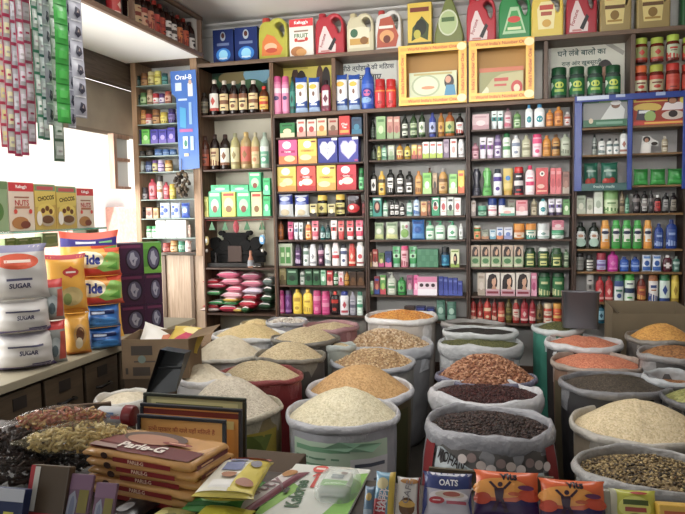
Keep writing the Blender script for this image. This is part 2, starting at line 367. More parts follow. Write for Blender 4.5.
def shelf_bay(k):
    n, l, c = BAYNAME[k]; x0, x1 = XS[k]; t = thing(n, l, c, ((x0+x1)/2, D, 0), group='wall shelving bays'); xm = (x0+x1)/2; w = (x1-x0)/2
    ztop = TOP - .03 if k in 'NW' else LEDGE - .03; zbot = BZ['W'][-1] - .03 if k == 'W' else 0
    if k == 'W': ztop = 2.76
    pm = wood('8a6848', 'b08c68') if k == 'W' else WOODL if k == 'N' else WOOD
    for s, pw in ((-1, .02), (1, .02)):
        pw = .045 if k == 'W' and s < 0 else .06 if k == 'W' else .014
        obj('side_post', MB().bbox(s*w - (0 if s < 0 else pw), s*w + (pw if s < 0 else 0), 0, .255, zbot, ztop, pm, .003), t)
    obj('back_panel', MB().box(-w, w, .256, .262, zbot, ztop, mat(BACKC[k], .6, noise=.12, scale=3)), t)
    thin = {'W': .008}.get(k, .014)
    for i, z in enumerate(BZ[k]):
        if k in 'ABCD' and i == 0 or k in 'NW' and i == 0: continue
        if k == 'D' and i == 8: continue
        m = mat('8fa39a', .2) if k == 'W' and i < len(BZ[k])-1 else WOODX if k != 'D' else wood('6a4a20', '8a6634', axis=0)
        obj('shelf_board', MB().bbox(-w + .0205, w - .0205, .004, .25, z - thin, z - .0005, m, .002), t)
    if k in 'NW': obj('top_board', MB().bbox(-w, w, 0, .25, ztop, ztop + .015 if k == 'W' else ztop + .001, WOODL, .003), t)
    obj('plinth', MB().box(-w + .0205, w - .0205, .03, .05, 0, .4, WOODX), t) if k != 'W' else None
    return t
for k in 'WNABCD': shelf_bay(k)
ORD = ['first', 'second', 'third', 'fourth', 'fifth', 'sixth', 'seventh', 'eighth']
def ordinal(i, n):
    if n == 1: return ''
    if n == 2: return ('left of two', 'right of two')[i]
    if i == 0: return 'leftmost of %s ' % NUM[n]
    if i == n-1: return 'rightmost of %s ' % NUM[n]
    if n == 3: return 'middle of three '
    return '%s from left' % ORD[i]
NUM = ['', 'one', 'two', 'three', 'four', 'five', 'six', 'seven', 'eight', 'nine']
def row(bay, i, phrase, zm, items, sc=4.28, Y=None, z=None, gap=.96):
    """items: (x0, x1, top, spec, description[, design[, extras]]) in the units of a zoomed crop whose corner is zm"""
    z = BZ[bay][i] if z is None else z; yb = YB[bay][1][i] if bay else None; Y = Y or D + .05
    cnt = {}
    for it in items: cnt[it[4]] = cnt.get(it[4], 0) + 1
    seen = {}
    for it in items:
        x0, x1, top, spec, desc = it[:5]; des = it[5] if len(it) > 5 else None; ex = it[6] if len(it) > 6 else {}
        px0, px1, pt = zm[0] + x0/sc, zm[0] + x1/sc, zm[1] + top/sc
        pb = yb if yb else pt + 30
        yy = Y + ex.get('dy', 0)
        a = on_y(px0, pb, yy); b = on_y(px1, pb, yy); w = max(.012, (b.x - a.x)*gap); zb = z + ex.get('dz', 0)
        h = max(.02, on_y((px0+px1)/2, pt, yy).z - zb)
        lim = BZ[bay][i-1] - .018 - zb if bay and bay != 'N' and i > 1 else h
        h = min(h, lim) if lim > .02 else h
        st = spec.split()[0]; nm, cat = NAMES[st]; nm = ex.get('name', nm); cat = ex.get('cat', cat)
        d = ex.get('d') or (min(w*.7, .08) if st == 'box' else min(w*.5, .07) if st == 'pouch' else None)
        j = seen.get(desc, 0); seen[desc] = j + 1
        o = ordinal(j, cnt[desc]); lab = (desc + ', ' + o.strip() + ', ' if o else desc + ' ') + 'on ' + phrase
        dd = d or w*(PROF[st][3] if st in PROF else .6)
        spawn(nm, cat, lab, make(spec, w, h, d, des), ((a.x+b.x)/2, yy + ex.get('back', 0) + max(0, dd/2 - .03), zb + .0005), (0, 0, ex.get('rz', 0)), '%ss on %s' % (nm.replace('_', ' '), phrase))
Q = 'of baby cereal bay'
row('A',1,'top shelf '+Q,(260,100),[
 (90,155,100,'box 1f7a3c d8c8a0 e8d0a0 0d5a2c','flat green soap carton'),
 (162,200,85,'box d8cfc0 e0a090 b8403c c06050','small cream carton with fruit print'),(205,245,85,'box d8cfc0 e0a090 b8403c c06050','small cream carton with fruit print'),(247,290,80,'box d8ccb0 e0b060 c87830 c06050','cream and orange small carton'),
 (296,338,80,'box b8a08c 8a4a3c 7a5a44 a03c34','dull pink small carton'),(342,390,70,'box c8201c e87830 f0e4d8 c8201c','red carton with white lettering',[('t','Chai',.5,.56,.14,'f4ece4',.7,0,.03),('r',.1,.1,.9,.24,'e8a030'),('t','Tea',.5,.4,.12,'f4ece4',.6,0,.03)]),
 (395,440,75,'box 0f3a5a 1a6a8a 2a7a98 0a2a48','dark teal carton')])
row('A',2,'second shelf '+Q,(260,100),[
 (85,166,165,'box e0508c','pink cereal carton with white emblem','cerP'),(168,250,163,'box eec23c','yellow cereal carton with white emblem','cerY'),
 (252,338,157,'box 26308c','dark blue infant milk carton with white heart','heart'),(340,427,152,'box 3a3c9c','violet infant milk carton with pale heart','heart1')])
row('A',3,'third shelf '+Q,(260,100),[
 (80,162,285,'box d8c040','yellow cereal carton with white emblem','cerYR'),(163,245,280,'box dc4838','red cereal carton with white emblem','cerR'),
 (247,331,280,'box ddc444','yellow cereal carton with white emblem','cerY'),(333,418,275,'box c82038','red cereal carton with white emblem','cerR'),(424,446,292,'can 1a9a4a 0c6a30 7ad890 0c5a28','narrow green can')])
row('A',4,'fourth shelf '+Q,(260,100),[
 (78,146,402,'pouch e0e4e4 7fae98 d8c8b0 2a3a96','white and navy powder pouch',[('r',0,.55,1,1,'2a3a98'),('e',.5,.78,.34,.1,'c8d0ea'),('e',.5,.2,.3,.14,'cfc0a0'),('e',.5,.6,.4,.08,'8090c8')]),(148,214,405,'pouch e0e4e4 7fae98 d8c8b0 2a3a96','white and navy powder pouch',[('r',0,.55,1,1,'2a3a98'),('e',.5,.78,.34,.1,'c8d0ea'),('e',.5,.2,.3,.14,'cfc0a0'),('e',.5,.6,.4,.08,'8090c8')]),
 (246,290,408,'jar 1c140c d8b430 d8cc78 4a3a18','dark coffee jar with yellow lid'),(324,366,405,'jar 1c140c d8b430 d8cc78 4a3a18','dark coffee jar with yellow lid'),
 (216,247,445,'box c8bc80 2a1c10 efe6c0 3a2a18','small floral pack before coffee jars',None,{'dy':-.04}),(293,325,445,'box c8bc80 2a1c10 efe6c0 3a2a18','small floral pack before coffee jars',None,{'dy':-.04}),
 (368,438,400,'pouch 2a1414 b81820 d83030 5a4a50','black and red coffee pouch',[('e',.5,.35,.42,.2,'c01a22'),('e',.4,.38,.16,.1,'e8dcd0'),('e',.5,.8,.4,.12,'6a6870')]),(438,452,430,'can 5a1a1c 2a1010 8a3030 3a1010','thin dark red can')])
row('A',5,'fifth shelf '+Q,(260,205),[
 (80,103,70,'oil 8a4a14 6a2a08 b0641c 7a3a10','amber bottle'),(120,145,72,'tube c0306a d84a80 e8a0b8','magenta tube'),(147,166,75,'tube e0e0e4 c8c8d0 8aa0c8','slim white tube'),(168,186,75,'tube d8e0e0 e4e4e8 90b0b0','slim pale grey tube'),
 (196,222,72,'lot e08a20 e8e4dc f0d8a0 c04a10','orange bottle with white cap'),(223,253,68,'tube d85a70 e8b0b8 f0c8c8','pink tube'),(260,280,85,'oil 1a6a68 0c3038 d0e0dc 104848','small dark teal bottle'),(282,302,85,'oil 12383a 0c2028 88b0a8 104848','small dark green bottle'),
 (304,332,65,'tube eee6e2 e8e0dc c83030','white tube with red print'),(336,362,68,'tube d04040 c83838 f0c0b8','red tube'),(372,403,68,'tube d83a48 e8e0e0 f4d0d0','red tube with white cap'),(411,443,65,'tube e04a6c e8e0e0 f6d8dc','rose tube with white cap')])
row('A',6,'sixth shelf '+Q,(260,205),[
 (85,146,165,'box a8b098 3a7a38 4a8a44 8a9880','pale green soap multipack',[('r',.12,.1,.46,.85,'4a8a3c'),('r',.54,.1,.88,.85,'3f7f38'),('r',.2,.4,.4,.6,'b8d0a0'),('r',.6,.4,.8,.6,'b8d0a0')]),
 (150,180,165,'sham 2c1838 1a0c20 5a3068 c8b0d0','dark purple bottle'),(186,212,170,'sham d4d8d8 20282c e4e8e8 6a8878','white bottle with dark cap'),(213,245,168,'sham e4e4e6 d8d8dc f4f4f4 9a9aa0','plain white bottle'),(250,276,165,'sham 281430 180c1c 6a2450 d0a0b8','black and magenta bottle'),
 (278,305,168,'sham dcdcd8 d0d0cc f0f0ee 788890','off white bottle'),(309,343,162,'sham ece4e2 e8d8d8 f4ecec c8303a','white bottle with red print'),(345,376,168,'sham e8e8ea 1c1c24 f0f0f2 505a80','white bottle with black cap'),(380,411,165,'sham c83428 b82c20 d84838 e8c0a8','red bottle'),(413,448,158,'sham ece8e2 e8e4de f4f0ec c04048','tall white bottle with red base',[('r',0,0,1,.12,'8a1c20'),('e',.5,.5,.26,.16,'c84850')])])
row('A',7,'seventh shelf '+Q,(260,205),[
 (85,115,270,'box 9a8a58 5a4a28 6a5630 b0a070','tan carton'),(120,168,272,'box 20482c 2c6a3c 142a1c 8ab090','dark green dye carton'),(172,193,275,'lot c8ccc4 404844 d8dcd4 607868','small white bottle'),(195,228,275,'box 20482c 2c6a3c 142a1c 8ab090','dark green dye carton'),(230,260,275,'box 20482c 2c6a3c 142a1c 8ab090','dark green dye carton'),
 (262,285,278,'box 98c8a8 5a9a70 e0ece0 3a8a58','mint carton'),(289,314,280,'box c02830 e8a8a0 801820 f0d0c8','small red carton'),(316,336,285,'oil 3a7a48 c8d0c8 d0e0d0 285a34','small green bottle'),(338,360,285,'box e8d8d8 d88a98 c04858 e0b0b0','white and pink carton'),(362,383,285,'oil b07018 8a4a10 d09a30 704010','small amber bottle'),
 (386,416,285,'box 3a2410 5a3a18 6a4420 2a180c','dark brown carton'),(418,450,285,'box 3a2410 5a3a18 6a4420 2a180c','dark brown carton')])
row('A',8,'bottom shelf '+Q,(260,205),[
 (80,106,365,'can c02a78 a01c60 d05898 e090b8','magenta talc can'),(110,140,365,'can 4a1c58 30103c 6a3078 9a68a8','purple talc can'),(143,183,360,'lot f0cc10 e8c010 f4d838 c89a10','bright yellow bottle'),(186,228,360,'lot f0cc10 e8c010 f4d838 c89a10','bright yellow bottle'),
 (230,264,366,'can c83478 b82868 d84a8c e890b4','pink talc can'),(266,301,368,'can c83478 b82868 d84a8c e890b4','pink talc can'),(304,342,370,'lot 1c1418 e03a20 3a1c1c c82c1c','black bottle with red cap'),(343,383,370,'sham e4e2e6 2c3c90 f0eef2 c84858','white bottle with blue cap',None,{'rz':.2}),(385,413,370,'lot 9a98a4 8a8894 b0aeb8 605e70','grey bottle'),(415,443,370,'sham c8d8cc 2c7a5c dcece0 3a9a70','pale green bottle')])
Q = 'of hair oil bay'
row('B',1,'top shelf '+Q,(360,100),[
 (46,66,80,'oil 141c14 101410 485848 2a342a','slim black bottle'),(72,113,72,'box 8ab070 6a9a50 b8d098 4a7a38','pale green carton'),(117,144,72,'box b87868 8aa070 a05a50 d0b098','red patterned carton'),(145,173,72,'box b87868 8aa070 a05a50 d0b098','red patterned carton'),
 (180,206,62,'oil 20281e 141814 d0d4c4 485040','black bottle with white label'),(215,246,58,'oil 2c4424 141c10 a8b890 3a5c30','green bottle with pale label'),(252,281,52,'oil 24381e 141c10 d8dcc8 5a7a48','dark green bottle with white label'),(296,326,55,'oil 4050a0 303c80 a8b4e0 20204a','blue bottle'),
 (334,362,55,'oil a87018 8a4810 d0a040 7a4410','amber bottle'),(364,406,52,'oil a85a20 6a3c1c b8c078 3a6a30','brown bottle with green label'),(411,444,58,'oil 241a16 182a1c e8e4e0 b84030','dark bottle with white label and red mark')])
row('B',2,'second shelf '+Q,(360,100),[
 (50,70,195,'oil 1c241c 121612 50604c 303a2c','tiny dark bottle'),(74,91,190,'oil 9a9a30 2a3414 c8c868 505a1c','tiny olive bottle'),(93,116,195,'lot 88b898 286048 b8d8c0 307858','small mint bottle'),(121,150,195,'box b0b8a0 6a8a60 8aa078 d0d4c0','small grey green carton'),
 (157,186,188,'oil c8902c 5a2c0c e8d088 a03c20','small amber bottle'),(190,218,190,'oil b89820 1c1c14 e0d060 3a3c14','small yellow bottle with black cap'),(222,245,192,'box d8bc50 a83c30 c86838 e8d898','small yellow carton'),(247,266,194,'box c87848 a83c30 e0a868 e8d898','small orange carton'),
 (269,297,180,'box e4e4dc a8c018 c8c4c0 c85848','white carton with lime base'),(299,327,180,'box e4e4dc a8c018 c8c4c0 c85848','white carton with lime base'),(329,355,180,'box e4e4dc a8c018 c8c4c0 c85848','white carton with lime base'),
 (358,383,168,'box 9a8498 7a6480 b8a8b8 6a5070','mauve carton'),(387,416,165,'box e8e2de e0dcd8 c8a098 b84838','tall white carton with red print'),(419,447,168,'sham e4e4e4 d8d8d8 f0f0f0 b0a8a8','white bottle')])
row('B',3,'third shelf '+Q,(360,100),[
 (45,75,305,'lot 14140f 0c0c0a e8e6e0 2a2420','black oil bottle with white label'),(79,110,305,'lot d8a828 e0b838 e8c860 4a3a18','yellow oil bottle'),(114,150,297,'lot 14140f 0c0c0a e8e6e0 2a2420','black oil bottle with white label'),(156,191,300,'lot 14140f 0c0c0a e8e6e0 2a2420','black oil bottle with white label'),(195,229,305,'lot 14140f 0c0c0a e8e6e0 2a2420','black oil bottle with white label'),
 (236,268,305,'lot c88c3c d08838 d8a858 8a5420','honey bottle'),(288,310,290,'oil 8a4820 4a2410 b87a40 5a3018','brown bottle behind the lime carton',None,{'dy':.08}),(270,308,312,'box 7ac048 a8d880 e0f0d0 4a9a2c','lime green carton'),(311,332,312,'box b09470 6a4a30 3a2a1c d0b890','tan carton with dark figure'),
 (337,376,295,'oil c89850 9a9490 d8b078 7a5428','wide honey bottle with grey cap'),(382,418,318,'box 88c860 c8e0a8 e8f0d8 509838','green carton with pale base'),(420,448,302,'box f0c010 e86020 f4d840 d84818','bright yellow carton')])
row('B',4,'fourth shelf '+Q,(360,100),[
 (38,55,430,'lot 3a8a60 206040 90c8a8 185034','tiny green bottle'),(57,96,418,'box 1c9080 14806c','teal carton with a dark haired woman',[('e',.5,.5,.38,.34,'2a1a18'),('e',.5,.52,.2,.2,'c89078'),('r',.1,.86,.9,.95,'d8e8e0')]),(98,121,430,'lot b8d0bc 206840 dcece0 60a080','pale green bottle'),
 (129,149,425,'lot 181814 0c0c0a e0deda 2c2620','small black bottle with white label'),(150,167,425,'lot 181814 0c0c0a e0deda 2c2620','small black bottle with white label'),(172,191,440,'lot 181814 0c0c0a e0deda 2c2620','small black bottle with white label'),
 (200,226,430,'lot a8c8b8 2c5a4c d8e8e0 3a8878','grey green bottle'),(229,257,415,'lot a8c0d8 1c2440 dce8f4 3868a8','pale blue bottle with navy cap'),(261,288,435,'box d0a868 b06838 e0c898 a04828','small tan carton'),(289,303,432,'box 8a4a30 6a3420 a86848 4a2414','slim brown carton'),
 (308,342,415,'box 1c9868 e0e8e0','green carton with a woman in white',[('e',.5,.52,.36,.26,'e8e4e0'),('e',.45,.6,.2,.14,'2a1c1a'),('e',.5,.42,.3,.1,'b85040'),('r',.15,.86,.85,.94,'e8f0ea')]),(345,372,418,'box e8e6e2 c84848','white carton with red emblem',[('e',.5,.5,.3,.2,'c0484c'),('r',.1,.8,.9,.9,'d8c8c0'),('r',.2,.2,.8,.26,'c8a0a0')]),(374,402,415,'box e0e4dc 8aa888','white carton with grey green print'),(404,433,418,'box e8e6e2 c84848','white carton with red emblem',[('e',.5,.5,.3,.2,'c0484c'),('r',.1,.8,.9,.9,'d8c8c0'),('r',.2,.2,.8,.26,'c8a0a0')])])
row('B',5,'fifth shelf '+Q,(260,205),[
 (490,532,75,'pouch a8bc98 c8d088 d8dcc8 708a68','pale green pouch'),(538,593,72,'pouch b8c8a8 d0d490 e0e4d0 789070','wide pale green pouch'),(598,644,70,'pouch d0d8cc 88b058 9cb888 c8d0c8','white pouch with leaf print',[('e',.5,.35,.42,.24,'7aa850'),('e',.35,.7,.16,.12,'98b080'),('e',.7,.72,.14,.1,'a86878')])])
row('B',5,'fifth shelf '+Q,(400,205),[
 (50,108,62,'pouch 3a78c0 6098d0 2858a0 204888','large blue pouch'),(110,149,68,'pump b8d8c0 3aa070 e8f0e8 58a878','pale green handwash bottle'),(150,195,68,'pump c8e0cc 3aa070 f0f4f0 58a878','white handwash bottle with green pump'),(202,248,68,'pump d0e4d4 3aa070 f0f4f0 58a878','white handwash bottle with green pump'),(252,269,80,'lot e0e4e0 d8dcd8 f0f0f0 b0b8b0','slim white bottle')])
row('B',6,'sixth shelf '+Q,(260,205),[
 (462,482,200,'box 7a4a28 a88a50 902828 c8b888','small brown carton'),(484,506,190,'box a03028 e0c8b8 702018 d8a898','small red carton'),(509,534,205,'box 5a7a38 b83878 c8c078 3a5a28','small green and pink carton'),(537,566,198,'box 28386a d86a98 4858a0 1c2850','small navy and pink carton'),
 (568,603,178,'tube 3a9a58 88b8a0 a8d8b0','green tube upright'),(604,637,175,'can c86a80 d84078 e0b0b8 a04858','rose can with pink lid'),(639,673,178,'tube 3a9a58 88b8a0 a8d8b0','green tube upright')])
row('B',6,'sixth shelf '+Q,(400,205),[
 (74,168,188,'box 3a7a58','large green soap multipack',[('r',.02+.196*a,.02+.33*b,.02+.196*a+.18,.02+.33*b+.3,('4a8a66','3f7f5c')[(a+b) % 2]) for a in range(5) for b in range(3)]),(177,213,180,'jar 14283a 0c1418 1c6a90 40a0c0','black jar with teal label'),(217,256,190,'box d8dcb0 b8c048','pale carton with a dark haired woman',[('r',0,0,1,.2,'8aa838'),('e',.55,.45,.22,.34,'2a1c18'),('e',.5,.5,.12,.14,'c89878'),('r',.1,.86,.9,.94,'7a9840')])])
row('B',7,'seventh shelf '+Q,(260,205),[
 (462,488,325,'box b8c0a8 5a8a40 7aa060 d8dcd0','small white and green carton'),(491,514,305,'box 8a3038 38509a c87858 3050a0','red and blue small carton'),(516,541,300,'box 5a9a4a c84858 a8c860 e0d8b8','small lime and red carton'),(545,586,288,'pump b0b8a8 c8ccc0 d8e0d0 5a9060','grey handwash bottle with pump'),(589,626,310,'lot 28883c 1c6a2c 58b060 185424','green bottle'),(630,656,300,'box 9a5a78 7a8a88 c8a0b0 6a3858','mauve carton'),(658,680,300,'box d85a98 e898c0 f0c8d8 b83878','pink carton')])
row('B',7,'seventh shelf '+Q,(400,205),[
 (76,163,305,'box e4d0dc','large pink soap multipack',[('r',0,.72,1,1,'d07aa0'),('r',.02,.02,.98,.34,'ece8f0'),('e',.2,.55,.1,.1,'3a2430'),('e',.5,.55,.1,.1,'3a2430'),('e',.8,.55,.1,.1,'3a2430')])]+[
 (166+20.6*j,186+20.6*j,[306,308,312,312,325][j],'box 2c3a90 4858b0 3848a0 6a7ac0','blue narrow carton in the row') for j in range(5)])
row('B',8,'bottom shelf '+Q,(400,205),[
 (70,112,432,'box 1c2458 28306a 10143a 3a4890','dark navy carton'),(114,150,436,'box 1c2458 28306a 10143a 3a4890','dark navy carton'),(155,196,405,'pouch 5a8a78 88b0a0 a8c8b8 3a6a58','grey green pouch'),(200,243,412,'pouch 4a7a68 88b0a0 a8c8b8 3a6a58','dull green pouch'),(20,66,432,'box 3a2c28 4a3830 5a4438 2a1c18','dark brown carton')])
Q = 'of hair dye bay'
row('C',1,'top shelf '+Q,(430,80),[
 (290,408,238,'box c0a0a4 a87880 d8c0c0 b08890','long pink patterned carton'),(420,460,212,'tube e0ecea d8e4e4 1c9a98','white tube with teal band'),(462,503,212,'tube e0ecea d8e4e4 1c9a98','white tube with teal band'),(507,561,195,'lot b89aa0 6a4a54 d8c4c8 c04868','rose bottle with oval label'),(571,623,215,'lot 78a860 5a6a50 c8dcb8 4a7a3c','green bottle')],sc=6.85)
row('C',1,'top shelf '+Q,(525,90),[
 (0,34,65,'lot e4e8e8 4a98c8 eef2f2 18888c','white lotion bottle with teal drop',[('e',.5,.45,.26,.26,'12909a')]),(38,86,62,'lot e4e8e8 4a98c8 eef2f2 18888c','white lotion bottle with teal drop',[('e',.5,.45,.26,.26,'12909a')]),(89,122,85,'lot c87818 d89020 d88c28 a85810','orange oil bottle'),(124,163,72,'lot c87818 d89020 d88c28 a85810','orange oil bottle'),(166,195,95,'lot b8a8a4 e0dcd8 d8d0cc a84838','small white bottle with red print')])
row('C',2,'second shelf '+Q,(360,100),[
 (478,509,185,'lot c890a0 a86878 e0b8c0 904a60','small rose bottle'),(512,541,160,'tube e8e4ec e0dce4 6a3c98','white tube with purple band'),(543,572,162,'tube e0d4e0 c8b0c8 8a4a98','pink tube with purple band'),(574,606,150,'sham 9a8ab0 6a5a80 e0d8e8 5a3880','mauve bottle'),(609,646,143,'sham d8e4d4 1c6a38 e4ecdf 4a9a58','white bottle with green cap'),(648,687,152,'lot e4e4e2 d0d4d8 f0f0ee 7a88a0','white talc bottle')])
row('C',2,'second shelf '+Q,(525,90),[
 (-15,25,195,'lot b8b898 a8a888 c8c8a8 888868','pale olive bottle'),(31,73,190,'can e8a8bc d83870 f0d0d8 e84880','pink and white talc can'),(74,111,195,'lot d08820 c87818 d89830 b06810','round orange bottle'),(113,150,190,'lot a8702c 5a3c1c c89848 3a2414','brown bottle'),(151,195,188,'lot a8b098 8a9480 b8bfa8 788068','clear grey green bottle')])
row('C',3,'third shelf '+Q,(430,160),[
 (288,353,60,'hour 30303c 28283a 4a4a5c 1c1c28','waisted dark grey bottle'),(357,427,55,'hour 5ab050 78c068 58b84c 3a8a34','waisted green bottle'),(431,496,62,'sham d8dce4 28303c e4e4ec 4a3090','white shampoo bottle with purple label'),(499,569,58,'tube c8b050 c09830 3a78b8','golden tube',[('r',0,0,1,.3,'d8c068'),('e',.5,.6,.3,.14,'3a80c0')]),(574,641,48,'can c02024 c8181c 1c1c2a d8d0d0','red can with black label')],sc=6.85)
row('C',3,'third shelf '+Q,(510,160),[
 (102,171,38,'lot ecdce0 e02860 f4ecec d83068','white bottle with pink cap'),(175,262,55,'box c83438','red perfume carton with round emblem',[('e',.5,.78,.2,.1,'f0e8d8'),('e',.5,.78,.1,.05,'3a3030'),('e',.4,.3,.3,.08,'e0b0a0'),('r',.1,.1,.9,.14,'e8c8a0')]),(274,312,55,'box d8545c e07078 c04048 e89898','coral red carton'),(313,352,55,'box d8545c e07078 c04048 e89898','coral red carton'),(357,406,80,'box 8a5a4a b0a090 a87868 6a4030','brown carton')],sc=6.85)
row('C',4,'fourth shelf '+Q,(430,160),[
 (283,314,278,'box c8b8b0 a89890 d8c8c0 907868','small beige carton'),(328,389,315,'tub 3a8a68 58a888 a8d0b8 2a6a4c','green low jar'),(397,459,262,'tub e8e0e0 1c3a80 f0e8e8 d88898','white cream jar with blue lid'),(469,516,264,'tub e8e0e0 1c3a80 f0e8e8 d88898','white cream jar with blue lid'),(534,585,264,'box b8b8a0 d0c8b8 98a080 a89088','grey green carton at the back',None,{'dy':.09}),(480,582,325,'box dce0d8 58a890 e0a8a0 c8c8d0','flat white carton',None,{'dy':-.03}),(588,670,275,'box d88890 eee0e0 e8b0b0 c84858','pink and white carton')],sc=6.85)
row('C',4,'fourth shelf '+Q,(510,160),[
 (143,186,265,'lot b0a488 988c70 c8bca0 807458','beige bottle'),(196,255,265,'lot e4ecec 4ab0b8 eef4f4 18989c','white bottle with teal drop',[('e',.5,.45,.26,.26,'12909a')]),(261,309,266,'tube e4e0ea 4a3a60 6a50a0','white tube with violet print'),(311,358,266,'tube e4e0ea 4a3a60 6a50a0','white tube with violet print'),(362,408,270,'box 5a9850 88b878 d8e4c8 386a30','green carton')],sc=6.85)
row('C',5,'fifth shelf '+Q,(400,205),[
 (316,346,88,'can d86a30 d8e4d0 e8a070 3a8a48','small orange can with green lid'),(349,381,105,'box 8a9080 b07850 a8a890 606858','small grey carton'),(384,411,105,'box b8ccd8 68a8c0 d0dce0 4888a8','small pale blue carton'),(413,442,95,'box c8d0e0 d88048 6888b8 4868a8','small blue and orange carton'),(444,482,95,'box d0d4e0 8890c0 6880c0 98a0c0','small white and blue carton'),(485,534,80,'tub d07818 d88c20 dcd8c8 c87018','orange cream jar'),(537,583,80,'tub 48a898 d88c20 e0e4d8 2a8878','orange lidded jar with green band'),(585,641,80,'tub e0e4e4 d0d8d8 eef0f0 88b0a8','white cream jar')])
row('C',5,'fifth shelf '+Q,(525,205),[(112,168,108,'tub e0e8e0 48a878 e8ece8 3a9868','white jar with green lid'),(114,166,65,'box c86a80 d8a8b0 e0c8c8 a84860','pink carton stacked on a white jar',None,{'dz':.062})])
row('C',6,'sixth shelf '+Q,(400,205),[
 (303,344,172,'box b8a890','hair dye carton with a woman','womanG'),(346,388,172,'box b8a890','hair dye carton with a woman','womanG'),(390,433,172,'box b8a890','hair dye carton with a woman','womanG'),(436,484,172,'box b8a890','hair dye carton with a woman','womanG'),(486,528,172,'box b8a890','hair dye carton with a woman','womanG'),
 (531,583,183,'sham 1c4428 123018 c8c878 3a5c28','dark green bottle with lime label'),(587,640,183,'sham 1c4428 d8dcd4 c8c878 3a5c28','dark green bottle with white cap')])
row('C',6,'sixth shelf '+Q,(525,205),[(108,161,185,'sham 1c4428 2c5430 c8c878 3a5c28','green bottle with green cap and lime label'),(164,188,190,'lot 5a7a58 3a5438 a8b898 2a4028','slim grey green bottle')])
row('C',7,'seventh shelf '+Q,(400,205),[
 (332,365,290,'box c0b4a4 a89888 d0c4b8 988878','plain cream carton'),(366,429,288,'box c8b0a8','large carton with a woman','woman'),(430,494,288,'box c8b0a8','large carton with a woman','woman'),(495,558,288,'box c8b0a8','large carton with a woman','woman'),(560,586,290,'box d880a0 e8a8c0 b84878 f0c8d8','slim pink carton'),(591,644,290,'can 1c5a30 123c20 2a7040 c8c890','dark green can'),(650,704,290,'can 1c5a30 123c20 2a7040 c8c890','dark green can')])
row('C',8,'bottom shelf '+Q,(400,205),[
 (300,328,402,'oil 8a1c18 5a100c a83028 d8b8a0','dark red syrup bottle'),(330,356,400,'oil 8a1c18 5a100c a83028 d8b8a0','dark red syrup bottle'),(358,391,392,'oil b0281c 7a1810 c84030 e0c8a0','bright red syrup bottle'),(393,416,402,'oil 8a1c18 5a100c a83028 d8b8a0','dark red syrup bottle'),(418,449,415,'jar b03020 8a1c14 c85040 e0b890','red sauce jar'),(452,479,398,'oil 5a4c1c 8a7a2c 787030 3a3010','olive bottle'),(481,512,405,'oil 9a2420 c8b090 d8c8b8 b03830','red bottle with white label'),(515,550,400,'oil 981c28 701018 b83848 e0c0b8','crimson bottle'),(552,581,402,'oil 981c28 701018 b83848 e0c0b8','crimson bottle'),(583,611,410,'oil 5a4420 3a2c14 786038 2a1c0c','brown bottle'),(613,651,420,'jar c83c20 d8c098 e0d0b8 b02c18','red jar with white label'),(653,692,420,'jar d85c1c e0a028 c83c20 e8c060','orange jar')])
Q = 'of blue-framed bay'
row('D',2,'second shelf '+Q,(525,90),[
 (285,308,190,'lot 9aa49c 28302c b0b8b0 5a6860','grey bottle at the back',None,{'dy':.08}),(312,345,208,'lot d8dcd8 20282a e4e6e4 6a8080','white bottle with black cap'),(347,376,208,'lot d8dcd8 20282a e4e6e4 6a8080','white bottle with black cap'),(378,402,208,'lot d8dcd8 20282a e4e6e4 6a8080','white bottle with black cap'),(404,440,172,'lot dce0dc 20282a e8eae8 a87060','tall white bottle with black cap'),
 (583,611,198,'lot a89c80 c8c0b0 d0c8b0 7a6a48','small cream bottle')])
row('D',3,'third shelf '+Q,(525,90),[
 (248,314,312,'pouch 1c6450 a83028 c8d8c8 2a7a64','teal green pouch with red fruit',[('e',.3,.2,.22,.14,'b83428'),('r',.15,.6,.85,.68,'a8c8b8'),('e',.65,.24,.2,.12,'a82c24')]),(320,400,310,'pouch 1c6450 a83028 c8d8c8 2a7a64','teal green pouch with red fruit',[('e',.3,.2,.22,.14,'b83428'),('r',.15,.6,.85,.68,'a8c8b8'),('e',.65,.24,.2,.12,'a82c24')]),
 (462,528,338,'pouch 1c8a30 38a848 2a9a3c 146a24','bright green noodle packet'),(532,603,338,'pouch 1c8a30 38a848 2a9a3c 146a24','bright green noodle packet'),(606,684,336,'pouch 1c8a30 38a848 2a9a3c 146a24','bright green noodle packet')])
row('D',4,'fourth shelf '+Q,(525,90),[
 (218,259,452,'box 9aa890 b8c0a8 d0d4c0 7a8a70','pale grey green carton'),(262,291,465,'box b8bca8 d0d0c0 98a088 a8b098','small cream carton'),(293,331,435,'box d0dcc8 e8ece4 a8b8a0 c8d4c0','white carton'),(335,401,425,'tub a8c890 78a860 c8dcb0 5a8a48','pale green floral tin'),(404,425,430,'lot 7a6a50 5a4c38 988868 4a3c2c','small brown bottle'),(427,446,450,'lot 4a8a68 2c5c44 88b8a0 2a6848','small green bottle'),
 (460,492,432,'lot 1c1418 141014 3a3438 807878','black bottle'),(495,526,432,'lot 1c1418 141014 b8b8b4 807878','black bottle with pale label'),(530,548,430,'lot 1c1418 141014 3a3438 807878','black bottle'),(550,582,450,'lot 281818 c8c8c4 c82c2c 801818','black bottle with white cap'),(585,616,440,'lot 141418 0c0c10 989898 5a5a5a','black bottle with grey label'),(618,650,440,'lot 1c1418 141014 8a8478 5a5448','black bottle with beige label')])
